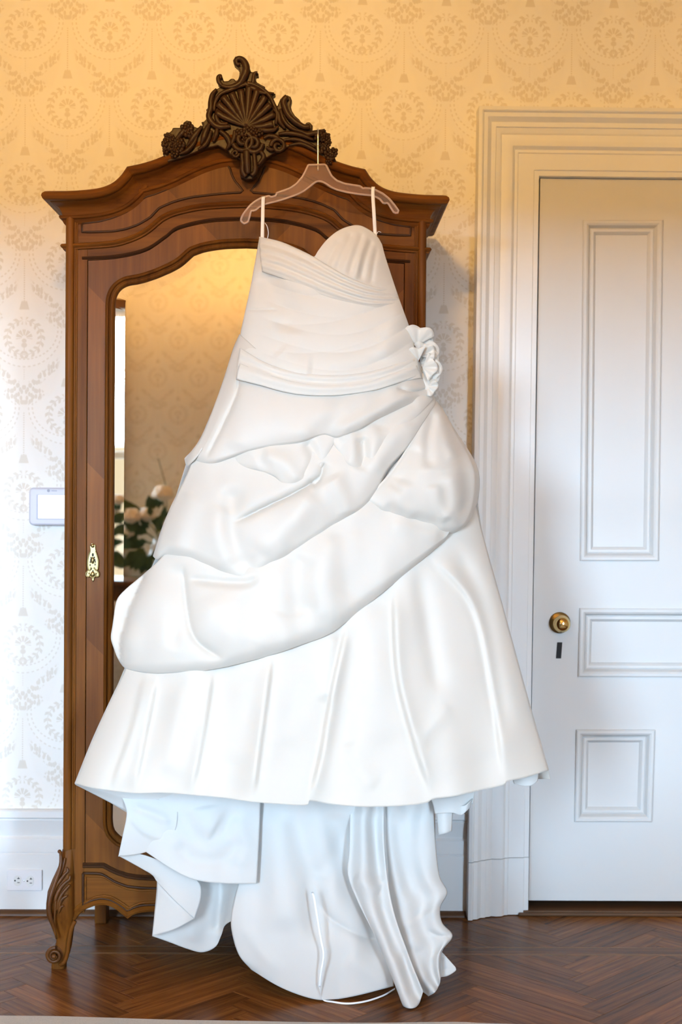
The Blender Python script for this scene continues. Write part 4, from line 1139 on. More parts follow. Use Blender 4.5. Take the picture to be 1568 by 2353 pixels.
panel('train_fold', [(850, 1806), (940, 1806), (1006, 1800)], [(985, 2289), (1000, 2280), (1010, 2262), (1013, 2246)], [(850, 1806), (858, 1960), (884, 2090), (918, 2190), (955, 2262), (985, 2289)],
      [(1006, 1800), (1000, 1900), (1010, 2010), (1028, 2050), (1012, 2085), (1016, 2120), (1040, 2150), (1018, 2182), (1012, 2210), (1013, 2246)], 46, 110,
      yfun=lambda px, py, u, v: np.interp(py, [1806, 2000, 2289], [-0.680, -0.705, -0.765]) - 0.010*np.sin(math.pi*u)**0.6 + 0.010*np.sin(3.6*math.pi*u+1.2), mat=M_lining,
      strokes=[([(905, 1860), (925, 1990), (950, 2080)], 14, 'v', .014), ([(960, 1860), (965, 1980), (1000, 2060)], 16, 'r', .014), ([(920, 2130), (960, 2110), (1010, 2080)], 12, 'sr', .012), ([(960, 2170), (985, 2240), (995, 2285)], 12, 'v', .010), ([(985, 2140), (1010, 2150), (1038, 2152)], 8, 'c', .010), ([(930, 2150), (950, 2220), (975, 2270)], 14, 'r', .010)], cr=.004, crs=60, seed=9)
panel('train_point', [(1000, 2175), (1012, 2183)], [(1010, 2246), (1030, 2242), (1048, 2230), (1047, 2222)], [(1000, 2175), (1004, 2210), (1010, 2246)], [(1012, 2183), (1030, 2203), (1047, 2222)], 16, 20, yfun=plane_y(-0.72, -0.735, 2170, 2250), mat=M_lining, strokes=[([(1010, 2200), (1020, 2235)], 8, 'v', .006)])
# left side: tail, flounce and turned-back folds
panel('train_tail', [(358, 1985), (420, 1990), (500, 1995), (560, 1995)], [(350, 2151), (390, 2165), (430, 2180), (465, 2188), (495, 2176), (508, 2150), (516, 2128), (532, 2116)], [(358, 1985), (361, 2030), (356, 2090), (350, 2151)], [(560, 1995), (548, 2050), (532, 2116)], 70, 50,
      yfun=lambda px, py, u, v: -0.655 - 0.018*np.sin(2.2*math.pi*u+0.4), mat=M_lining, strokes=[([(505, 2010), (510, 2060), (500, 2150)], 12, 'v', .02), ([(470, 2040), (455, 2110), (440, 2170)], 18, 'r', .010)])
panel('train_tail_lip', [(358, 1995), (380, 1990), (447, 2000)], [(350, 2151), (400, 2136), (446, 2112)], [(358, 1995), (362, 2040), (357, 2090), (350, 2151)], [(447, 2000), (450, 2050), (446, 2112)], 40, 40,
      yfun=lambda px, py, u, v: -0.690 - 0.012*v - 0.012*np.sin(math.pi*u), mat=M_lining, strokes=[([(362, 2028), (400, 2068), (446, 2112)], 10, 'sr', .010)])
panel('flounce', [(290, 1800), (400, 1800), (500, 1806), (600, 1806)], [(335, 1957), (400, 2000), (450, 2022), (520, 2030), (590, 2030)], [(290, 1800), (300, 1880), (335, 1957)], [(600, 1806), (596, 1920), (590, 2030)], 80, 60,
      yfun=plane_y(-0.715, -0.745, 1800, 2030, 0.02), mat=M_lining,
      strokes=[([(432, 1850), (436, 1900), (470, 1930), (510, 1915), (545, 1850)], 16, 'v', .010), ([(470, 1850), (480, 1890), (500, 1905)], 26, 'r', .012), ([(405, 1930), (450, 1975), (520, 1970), (560, 1920)], 18, 'v', .012), ([(540, 1870), (560, 1930), (550, 2000)], 16, 'r', .008)], cr=.004, seed=5)
panel('turned_fold', [(270, 1815), (340, 1830), (410, 1850)], [(272, 1968), (300, 1966), (335, 1958), (384, 1938)], [(270, 1815), (288, 1850), (291, 1875), (282, 1920), (272, 1968)], [(410, 1850), (404, 1905), (384, 1938)], 40, 40,
      yfun=lambda px, py, u, v: -0.735 - 0.012*np.sin(math.pi*v), mat=M_lining, strokes=[([(296, 1880), (330, 1915), (384, 1938)], 10, 'sl', .012), ([(300, 1850), (350, 1870), (395, 1890)], 9, 'r', .008)])
panel('lower_fold', [(272, 1966), (320, 1962), (400, 1990)], [(360, 2024), (400, 2068), (447, 2112)], [(272, 1966), (325, 1995), (350, 2010), (360, 2024)], [(400, 1990), (455, 2025), (462, 2060), (447, 2112)], 40, 40,
      yfun=lambda px, py, u, v: -0.705 - 0.010*np.sin(math.pi*u), mat=M_lining)
panel('hem_return', [(172, 1800), (250, 1812), (330, 1818), (420, 1818)], [(174, 1803), (215, 1824), (255, 1845), (290, 1866)], [(172, 1800), (174, 1803)], [(420, 1818), (380, 1850), (290, 1866)], 40, 16, yfun=lambda px, py, u, v: -0.765 + 0.03*u + 0.02*v, mat=M_lining)
panel('hem_return', [(990, 1835), (1040, 1830), (1092, 1815)], [(1000, 1870), (1040, 1868), (1062, 1872), (1086, 1845)], [(990, 1835), (996, 1850), (1000, 1870)], [(1092, 1815), (1090, 1830), (1086, 1845)], 30, 14, yfun=lambda px, py, u, v: -0.735 - 0.01*np.sin(5*u), mat=M_lining)
panel('hem_tail', [(1000, 1845), (1020, 1850), (1042, 1850)], [(1008, 1918), (1020, 1916), (1038, 1910)], [(1000, 1845), (1005, 1880), (1008, 1918)], [(1042, 1850), (1040, 1880), (1038, 1910)], 14, 16, yfun=lambda px, py, u, v: -0.720 - 0.012*np.sin(math.pi*u), mat=M_lining)
panel('hem_tail', [(1050, 1850), (1070, 1850), (1086, 1835)], [(1052, 1870), (1062, 1872), (1080, 1856)], [(1050, 1850), (1052, 1870)], [(1086, 1835), (1080, 1856)], 14, 10, yfun=lambda px, py, u, v: -0.728 - 0.012*np.sin(math.pi*u), mat=M_lining)
panel('hem_curl', [(1178, 1790), (1210, 1786), (1238, 1775)], [(1182, 1801), (1205, 1806), (1222, 1805), (1236, 1794)], [(1178, 1790), (1182, 1801)], [(1238, 1775), (1236, 1794)], 20, 10, yfun=lambda px, py, u, v: -0.755 - 0.01*np.sin(math.pi*u), mat=M_lining)

# ---- main skirt
hem = [(172, 1800), (205, 1809), (240, 1815), (309, 1823), (375, 1822), (442, 1827), (515, 1834), (582, 1843), (645, 1848), (706, 1850), (712, 1840), (760, 1848), (815, 1853), (870, 1854), (935, 1851), (980, 1845), (996, 1836), (1045, 1830), (1100, 1817), (1158, 1804), (1166, 1796), (1210, 1786), (1262, 1770)]
panel('skirt', [(330, 1400), (500, 1400), (700, 1330), (850, 1250), (980, 1160), (1080, 1100)], hem, [(330, 1400), (300, 1500), (285, 1545), (258, 1600), (212, 1700), (172, 1800)], [(1080, 1100), (1112, 1235), (1158, 1400), (1213, 1600), (1262, 1770)], 240, 150, off=0.0, mat=M_satin,
      strokes=[([(335, 1540), (300, 1680), (252, 1818)], 22, 'sl', .012), ([(362, 1550), (338, 1680), (309, 1822)], 16, 'sr', .018), ([(492, 1535), (470, 1680), (442, 1826)], 18, 'sr', .016), ([(628, 1500), (604, 1680), (582, 1842)], 20, 'sr', .020),
               ([(797, 1425), (760, 1600), (735, 1740), (708, 1848)], 22, 'sl', .030), ([(770, 1450), (755, 1560), (745, 1620)], 16, 'r', .014), ([(820, 1430), (800, 1600), (775, 1750)], 28, 'v', .010),
               ([(903, 1341), (912, 1544), (950, 1700), (994, 1836)], 26, 'sl', .028), ([(880, 1380), (880, 1560), (900, 1720)], 40, 'r', .012), ([(983, 1276), (1083, 1391), (1132, 1602), (1160, 1802)], 22, 'sl', .020), ([(1030, 1240), (1102, 1372), (1140, 1560), (1165, 1700)], 20, 'v', .014), ([(960, 1300), (985, 1450), (1010, 1600)], 18, 'v', .010),
               ([(690, 1520), (700, 1620), (660, 1720)], 26, 'r', .008), ([(560, 1560), (545, 1680), (535, 1760)], 24, 'r', .008), ([(420, 1570), (400, 1680), (390, 1790)], 24, 'r', .008), ([(1060, 1500), (1085, 1620), (1100, 1760)], 30, 'r', .008), ([(960, 1720), (1010, 1650), (1040, 1620)], 14, 'r', .006), ([(800, 1700), (830, 1770), (870, 1810)], 16, 'r', .006)],
      cr=.009, crs=150, seed=1, fl=(.012, 3))
# ---- third drape (lowest tier)
panel('lower_drape', [(384, 1268), (450, 1260), (540, 1270), (650, 1210), (760, 1130), (850, 1060), (960, 1060), (1060, 1080)], [(288, 1536), (330, 1545), (380, 1547), (480, 1540), (600, 1513), (700, 1480), (762, 1455), (830, 1402), (900, 1346), (960, 1296), (1022, 1243)],
      [(384, 1268), (355, 1298), (320, 1328), (290, 1353), (273, 1371), (266, 1388), (259, 1436), (255, 1465), (261, 1488), (270, 1511), (279, 1526), (288, 1536)], [(1060, 1080), (1065, 1160), (1022, 1243)], 190, 120, off=0.022, puff=0.026, curl=0.022, mat=M_satin,
      strokes=[([(402, 1285), (410, 1400), (395, 1500)], 16, 'v', .010), ([(420, 1290), (430, 1400), (450, 1470), (520, 1520)], 20, 'c', .022), ([(345, 1330), (310, 1430), (290, 1520)], 30, 'r', .012), ([(480, 1360), (520, 1440), (600, 1480), (700, 1460)], 40, 'r', .014), ([(560, 1350), (640, 1400), (740, 1400)], 30, 'v', .008), ([(700, 1270), (680, 1340), (700, 1420)], 28, 'v', .010), ([(770, 1220), (740, 1330), (760, 1440)], 26, 'r', .010),
               ([(830, 1180), (840, 1260), (790, 1380)], 30, 'v', .008), ([(900, 1200), (980, 1230), (1020, 1236)], 14, 'r', .008), ([(590, 1490), (620, 1440), (640, 1400)], 20, 'r', .006), ([(425, 1330), (560, 1340), (600, 1322)], 9, 'v', .012)], cr=.004, crs=80, seed=2)
# ---- puff over the right hip
panel('side_puff', [(985, 915), (1000, 918), (1012, 930)], [(820, 1158), (870, 1190), (920, 1212), (965, 1224), (1020, 1232), (1058, 1222)], [(985, 915), (960, 985), (915, 1060), (870, 1115), (820, 1158)], [(1012, 930), (1050, 995), (1085, 1048), (1101, 1090), (1100, 1140), (1085, 1190), (1058, 1222)], 120, 100, off=0.030, puff=0.050, curl=0.04, mat=M_satin, sidecurl=(0.0, 0.05),
      strokes=[([(1000, 940), (985, 1010), (985, 1080)], 12, 'v', .014), ([(1008, 940), (1030, 1010), (1050, 1060)], 14, 'r', .014), ([(1010, 950), (1060, 1040), (1075, 1120), (1065, 1200)], 16, 'v', .016), ([(1035, 1080), (1050, 1150), (1030, 1210)], 18, 'r', .014), ([(1000, 1110), (1010, 1160), (1030, 1200)], 16, 'r', .014), ([(930, 1100), (920, 1150), (950, 1200)], 22, 'r', .012), ([(880, 1160), (930, 1190), (1020, 1210)], 14, 'v', .012), ([(960, 1020), (930, 1090), (900, 1130)], 18, 'v', .010)], cr=.003, crs=60, seed=6)
# ---- second drape
panel('middle_drape', [(452, 1030), (540, 1000), (640, 990), (740, 960), (850, 930), (988, 900)], [(352, 1278), (362, 1286), (385, 1278), (440, 1290), (510, 1322), (555, 1343), (600, 1322), (700, 1263), (770, 1216), (830, 1181), (865, 1140), (895, 1085), (940, 1030), (1000, 930)],
      [(452, 1030), (430, 1090), (395, 1160), (370, 1220), (352, 1278)], [(988, 900), (1000, 915), (1000, 930)], 180, 120, off=0.036, puff=0.026, curl=0.024, mat=M_satin,
      strokes=[([(540, 1110), (530, 1200), (560, 1290), (600, 1310)], 22, 'v', .016), ([(530, 1205), (600, 1170), (700, 1120), (745, 1085)], 14, 'c', .026), ([(520, 1160), (510, 1220), (540, 1300)], 26, 'r', .010), ([(600, 1280), (680, 1190), (730, 1130)], 28, 'r', .016), ([(760, 1090), (790, 1150), (800, 1190)], 20, 'r', .014), ([(745, 1060), (735, 1100), (715, 1120)], 12, 'c', .018),
               ([(860, 1000), (830, 1060), (820, 1080)], 16, 'v', .010), ([(945, 960), (890, 1030), (860, 1090)], 20, 'r', .010), ([(440, 1130), (420, 1200), (400, 1270)], 24, 'r', .008)], cr=.003, crs=60, seed=7)
# gathered flaps where the middle drape is caught up
panel('gathered_flap', [(462, 1040), (560, 1020), (660, 1000), (742, 985)], [(468, 1076), (540, 1076), (600, 1086), (632, 1100), (655, 1120), (690, 1120), (715, 1110), (740, 1080), (772, 1014)], [(462, 1040), (464, 1058), (468, 1076)], [(742, 985), (768, 994), (772, 1014)], 110, 50, off=0.050, puff=0.012, curl=0.014, fade=0.35, mat=M_satin,
      strokes=[([(600, 1045), (650, 1060), (690, 1112)], 16, 'r', .010), ([(700, 1010), (722, 1050), (710, 1105)], 12, 'v', .012), ([(520, 1050), (580, 1052), (630, 1075)], 14, 'v', .006)])
panel('gathered_flap', [(752, 985), (830, 960), (900, 930), (985, 898)], [(768, 1022), (786, 1060), (800, 1086), (846, 1112), (856, 1086), (880, 1045), (920, 1000), (960, 960), (996, 918)], [(752, 985), (758, 1002), (768, 1022)], [(985, 898), (992, 907), (996, 918)], 110, 50, off=0.048, puff=0.012, curl=0.014, mat=M_satin,
      strokes=[([(775, 1005), (806, 1000), (812, 1040), (800, 1080)], 14, 'r', .012), ([(830, 1000), (838, 1050), (846, 1105)], 12, 'v', .012), ([(870, 975), (860, 1020), (858, 1070)], 16, 'r', .009), ([(960, 915), (900, 960), (860, 1000)], 14, 'v', .007)])
# ---- first drape, from the hip band
panel('upper_drape', [(551, 768), (640, 840), (720, 862), (800, 864), (880, 850), (962, 830)], [(424, 1054), (431, 1073), (442, 1060), (470, 1070), (500, 1066), (560, 1046), (620, 1032), (680, 1024), (738, 1006), (770, 1012), (810, 1000), (870, 968), (930, 940), (1003, 905)],
      [(551, 768), (537, 800), (515, 870), (490, 940), (466, 998), (446, 1030), (424, 1054)], [(962, 830), (978, 860), (995, 885), (1003, 905)], 180, 100, off=0.052, puff=0.022, curl=0.022, mat=M_satin,
      strokes=[([(548, 850), (545, 900), (505, 990), (470, 1060)], 10, 'c', .012), ([(560, 880), (560, 960), (540, 1040)], 30, 'r', .008), ([(700, 1000), (800, 950), (900, 890)], 18, 'v', .012), ([(640, 1010), (720, 990), (820, 930), (900, 880)], 20, 'r', .010), ([(760, 1000), (860, 950), (960, 890)], 16, 'r', .012), ([(910, 890), (950, 900), (990, 890)], 10, 'c', .014), ([(840, 990), (900, 950), (985, 905)], 10, 'v', .010)], cr=.003, crs=70, seed=12)

# ---- bodice
def ruching(px, py):
    d = (py-640) + 0.0013*(px-745)**2 + 0.03*(px-745)
    env = np.clip((py-625)/40, 0, 1)*np.clip((890-py)/40, 0, 1)*np.clip((px-600)/60, 0, 1)
    fan = np.abs(np.sin(d/13.0 + 0.9*np.sin(px/75.0)))**0.7*(0.6+0.4*np.sin(px/43.0+py/60.0)) + 0.6*np.abs(np.sin(d/21.0 + 1.0 + px/210.0))**0.7
    return 0.0062*env*fan
S, u, v = coons([(597, 544), (640, 554), (680, 570), (710, 584), (722, 590), (732, 576), (750, 553), (775, 532), (800, 521), (825, 518), (850, 529), (868, 545), (878, 562)], [(543, 862), (600, 880), (680, 892), (760, 896), (850, 890), (910, 880), (968, 868)],
                [(597, 544), (588, 595), (576, 660), (562, 725), (552, 775), (543, 862)], [(878, 562), (886, 592), (915, 680), (945, 765), (960, 830), (968, 868)], 180, 170)
px, py = S[..., 0], S[..., 1]
Y = base_depth(px, py) - 0.062*np.interp(py, [520, 640, 860], [0.15, 0.35, 1.0])
Y = Y - ruching(px, py)
# the standing cup and the flattened opposite side
Y = Y - 0.030*np.exp(-((px-810)/70)**2-((py-600)/75)**2)
for (pts, wid, kind, amp) in [([(812, 530), (790, 580), (770, 630)], 9, 'v', .008), ([(835, 530), (815, 590), (800, 640)], 8, 'v', .008), ([(856, 545), (838, 600), (828, 650)], 8, 'v', .008), ([(785, 545), (760, 590), (745, 620)], 9, 'v', .006), ([(868, 560), (858, 610), (850, 660)], 7, 'v', .006), ([(845, 540), (828, 590), (812, 650)], 6, 'r', .003),
                              ([(600, 620), (630, 670), (665, 720), (660, 770)], 26, 'v', .018), ([(640, 800), (680, 840), (720, 850)], 24, 'r', .008), ([(925, 700), (900, 760), (880, 830)], 26, 'r', .008), ([(562, 712), (600, 712), (640, 712)], 6, 'c', .006)]:
    Y = Y - amp*stroke_field(px, py, pts, wid, kind)
cloth('bodice', S, Y, M_chiffon)
def band(name, top, bottom, left, right, off, nu=110, nv=40, pleats=4, amp=.0030):
    S, u, v = coons(top, bottom, left, right, nu, nv)
    px, py = S[..., 0], S[..., 1]
    Y = base_depth(px, py) - 0.062*np.interp(py, [520, 640, 860], [0.15, 0.35, 1.0]) - off*np.clip((1-u)*6, 0.1, 1) - 0.004*np.sin(math.pi*v) - amp*np.sin(v*pleats*2*math.pi) - 0.030*np.exp(-((px-810)/70)**2-((py-600)/75)**2)
    Y = Y + 0.008*np.clip((v-0.93)/0.07, 0, 1)**2
    return cloth(name, S, Y, M_chiffon)
band('crossing_band', [(596, 545), (640, 554), (680, 570), (722, 591), (770, 620), (815, 643), (866, 660), (909, 664)], [(603, 624), (650, 640), (700, 662), (745, 680), (800, 696), (850, 706), (920, 704)], [(596, 545), (598, 585), (603, 624)], [(909, 664), (915, 684), (920, 704)], 0.009)
band('hip_band', [(552, 800), (620, 838), (700, 858), (780, 862), (860, 852), (950, 822)], [(543, 868), (600, 878), (640, 892), (700, 905), (770, 907), (850, 897), (910, 880), (967, 858)], [(552, 800), (546, 835), (543, 868)], [(950, 822), (958, 840), (967, 858)], 0.008, pleats=2, amp=.003)
band('hip_band', [(552, 835), (620, 862), (690, 880), (760, 885), (850, 876), (955, 838)], [(543, 872), (600, 886), (650, 900), (700, 908), (770, 909), (850, 899), (910, 882), (968, 862)], [(552, 835), (545, 855), (543, 872)], [(955, 838), (962, 850), (968, 862)], 0.012, pleats=1, amp=.002, nv=16)

# ---- chiffon flower on the hip: layered ruffled petals
FL = empty('fabric_flower', (0, 0, 0)); FL.parent = DR
rgf = random.Random(3)
fy = -0.742
def petal(cx, cy, r_, ang, tilt, seed):
    """a ruffled round petal of cloth"""
    n, mrad = 16, 7
    v = []; f = []
    c = P(cx, cy, fy-tilt)
    rr = random.Random(seed); ph = rr.uniform(0, 6)
    for k in range(mrad+1):
        q = k/mrad
        for i in range(n+1):
            a = ang + (i/n-0.5)*2.5
            R_ = r_*q*(1+0.10*math.sin(5*a+ph)*q)
            v.append((c[0]+R_*math.cos(a), c[1]-0.006-0.020*math.sin(q*1.5)+0.006*q*math.sin(7*a+ph), c[2]+R_*math.sin(a)))
    for k in range(mrad):
        for i in range(n):
            a0 = k*(n+1)+i; f.append((a0, a0+1, a0+n+2, a0+n+1))
    mesh('petal', v, f, M_chiffon, FL, angle=180, solid=0.001, fix=False)
for i, (cx, cy, r_, a_) in enumerate([(958, 800, .040, 1.2), (965, 812, .042, 0.5), (968, 835, .040, 0.2), (972, 850, .042, -0.3), (975, 868, .034, -0.7), (962, 795, .042, 1.75), (972, 820, .030, 0.9), (975, 845, .030, 0.0), (985, 888, .022, -0.4), (966, 830, .030, 2.4)]):
    petal(cx-4, cy, r_*1.2, a_, 0.003*i, i)
def wisp(pts, r_=0.0022): return MB().tube([P(x, y, fy-0.01) for x, y in catmull(pts, 16)], r_, 6)
wisp([(936, 752), (950, 748), (966, 756), (974, 772)]).build('organza_edge', M_chiffon, FL, angle=180)
wisp([(940, 756), (952, 770), (956, 790)]).build('organza_edge', M_chiffon, FL, angle=180)

# ---- hanging loops over the hanger arms, tag threads, and the bustle ribbon
def flat_ribbon(name, pts3, w_, mat, parent=DR, wdir=(1, 0, 0)):
    p = catmull(pts3, max(12, len(pts3)*6)); wd = np.array(wdir)*w_/2
    n = len(p); v = [q_-wd for q_ in p] + [q_+wd for q_ in p]
    return mesh(name, v, [(i, i+1, i+1+n, i+n) for i in range(n-1)], mat, parent, angle=180, solid=0.0012, fix=False)
for (x0, y0, x1, y1, yt) in ((605, 467, 603, 552, 456), (857, 447, 863, 548, 434)):
    for dy, tb in ((-0.0085, -0.745), (0.0085, -0.60)):
        top_ = H2(x0+1, yt-3); a_ = H2(x0, y0, dy)
        pe = P(x1, y1, -0.705 if dy < 0 else -0.655)
        flat_ribbon('hanging_loop', [top_+np.array([0, dy*0.2, 0.0015]), H2(x0+0.5, yt, dy*0.9), a_, (a_*0.5+pe*0.5), pe], 0.0092 if dy < 0 else 0.008, M_ribbon)
flat_ribbon('loose_thread', [P(609, 512, -0.70), P(614, 520, -0.70), P(617, 535, -0.70), P(615, 548, -0.70)], 0.0018, M_ribbon)
flat_ribbon('loose_thread', [P(866, 538, -0.71), P(870, 532, -0.71), P(876, 534, -0.712)], 0.0016, M_ribbon)
rib = [(718, 2050, -0.775), (722, 2062, -0.785), (728, 2100, -0.79), (738, 2160, -0.795), (744, 2195, -0.80), (738, 2235, -0.80), (735, 2268, -0.795)]
flat_ribbon('bustle_ribbon', [P(x, y, yy) for x, y, yy in rib], 0.0055, M_ribbon)
gl = [G(x, y, 0.006) for x, y in ((735, 2268+18), (742, 2296), (765, 2302), (800, 2306), (840, 2301), (880, 2288), (908, 2272))]
flat_ribbon('bustle_ribbon', [P(735, 2268, -0.795)] + gl[1:], 0.006, M_ribbon, wdir=(0, 0.6, 0.6))

# ------------------------------------------------------------------ things on the wall
# wall controller, half hidden behind the wardrobe
def R2(px, py, Y): return P(px, py, Y)
TH = empty('wall_thermostat', tuple(R2(120, 1165, 0)))
tag(TH, 'pale lilac wall thermostat with lit blank screen half behind the wardrobe', 'thermostat')
def rrect(x0, x1, z0, z1, r_, n=5):
    p = []
    for cx, cz, a0 in ((x1-r_, z1-r_, 0), (x0+r_, z1-r_, 90), (x0+r_, z0+r_, 180), (x1-r_, z0+r_, 270)):
        for i in range(n+1):
            a = math.radians(a0+90*i/n); p.append((cx+r_*math.cos(a), cz+r_*math.sin(a)))
    return p
YT = -0.032
a0 = R2(66, 1207, YT); a1 = R2(178, 1121, YT)
tx0, tz0, tx1, tz1 = float(a0[0]), float(a0[2]), float(a1[0]), float(a1[2])
MB().prism(rrect(tx0, tx1, tz0, tz1, 0.014), YT, -0.0005).build('housing', M_plastic, TH, bevel=0.006, segs=3, angle=50)
s0 = R2(88, 1191, YT); s1 = R2(158, 1138, YT)
bz = rrect(float(s0[0])-0.006, float(s1[0])+0.006, float(s0[2])-0.004, float(s1[2])+0.002, 0.003)
m = MB().prism(bz, YT-0.0012, YT+0.002); m.build('bezel', plain('grey_bezel', (0.45, 0.46, 0.56), rough=0.4), TH, smooth=False)
MB().prism(rrect(float(s0[0]), float(s1[0]), float(s0[2]), float(s1[2]), 0.002), YT-0.002, YT+0.001).build('screen', M_screen, TH, smooth=False)
lc = R2(111.5, 1127.5, YT)
MB().lathe([(0.0046, 0), (0.0046, 0.0006), (0.004, 0.0008)], (float(lc[0]), YT-0.0002, float(lc[2])), 'Y', 20).build('logo_dot', M_ink, TH)
for i in range(5):
    c = R2(119.6+i*2.5, 1127.8, YT)
    MB().box((float(c[0])-0.0013, YT-0.0006, float(c[2])-0.0015), (float(c[0])+0.0013, YT+0.0003, float(c[2])+0.0015)).build('logo_letter', M_ink, TH, smooth=False)

# socket in the baseboard
OU = empty('electrical_outlet', tuple(R2(57, 2022, -0.026)))
tag(OU, 'white two-gang electrical socket set sideways in the white baseboard', 'socket')
YO = -0.0345
o0 = R2(15.5, 2047, YO); o1 = R2(96.5, 1999.5, YO)
ox0, oz0, ox1, oz1 = float(o0[0]), float(o0[2]), float(o1[0]), float(o1[2])
MB().prism(rrect(ox0, ox1, oz0, oz1, 0.003), YO, -0.0262).build('cover_plate', M_plate, OU, bevel=0.002, angle=50)
for (cx, cy) in ((40.5, 2023.5), (69, 2024.5)):
    c = R2(cx, cy, YO); cxx, czz = float(c[0]), float(c[2])
    pts = [(cxx+0.0135*max(-0.86, min(0.86, math.cos(t)))/0.86*0.86, czz+0.0165*math.sin(t)) for t in np.linspace(0, 2*math.pi, 29)[:-1]]
    fr = MB().prism(pts, YO-0.0012, YO+0.003).build('receptacle', M_porcelain, OU, bevel=0.0005, angle=50)
    def slot(dx, dz, w_, h_): return MB().box((cxx+dx-w_/2, YO-0.0016, czz+dz-h_/2), (cxx+dx+w_/2, YO-0.0008, czz+dz+h_/2))
    slot(0.003, 0.0065, 0.008, 0.0022).build('slot', M_black, fr, smooth=False)
    slot(0.003, 0.0085, 0.0022, 0.005).build('slot', M_black, fr, smooth=False)
    slot(0.003, -0.006, 0.0075, 0.0020).build('slot', M_black, fr, smooth=False)
    MB().lathe([(0.0026, 0), (0.0026, 0.0006)], (cxx-0.0078, YO-0.001, czz+0.0002), 'Y', 14).build('ground_hole', M_black, fr)
c = R2(55, 2024, YO)
MB().lathe([(0.0022, 0), (0.0022, 0.0008), (0.0014, 0.0012)], (float(c[0]), YO, float(c[2])), 'Y', 14).build('screw', M_steel, OU)

# rug whose edge shows along the bottom
pts = [G(-60, 2333, 0.008), G(0, 2334.5, 0.008), G(120, 2335.5, 0.008), G(240, 2339, 0.008), G(400, 2344, 0.008), G(560, 2346.5, 0.008), G(700, 2349.5, 0.008), G(860, 2351, 0.008), G(1050, 2349, 0.008), G(1120, 2352, 0.008), G(1500, 2362, 0.008)]
ed = catmull([tuple(p) for p in pts], 60)
e0 = ed[0]; xs0 = -1.9
edge = [(xs0, float(e0[1])+0.004)] + [(float(p[0]), float(p[1])) for p in ed] + [(1.9, float(ed[-1][1])-0.02)]
n = len(edge); yb = -4.2
v = [(x, y, 0.0006) for x, y in edge] + [(x, y, 0.009) for x, y in edge] + [(x, y-0.25, 0.010) for x, y in edge] + [(x, yb, 0.010) for x, y in edge] + [(x, yb, 0.0006) for x, y in edge]
f = []
for k in range(4):
    for i in range(n-1): f.append((k*n+i, k*n+i+1, (k+1)*n+i+1, (k+1)*n+i))
f += [tuple(k*n for k in range(5)), tuple(k*n+n-1 for k in range(4, -1, -1))] + [(i, i+1, 4*n+i+1, 4*n+i) for i in range(n-1)]
rug = mesh('area_rug', v, f, M_rug, None, angle=40)
tag(rug, 'flat grey beige woven rug lying on the parquet before the gown', 'rug')

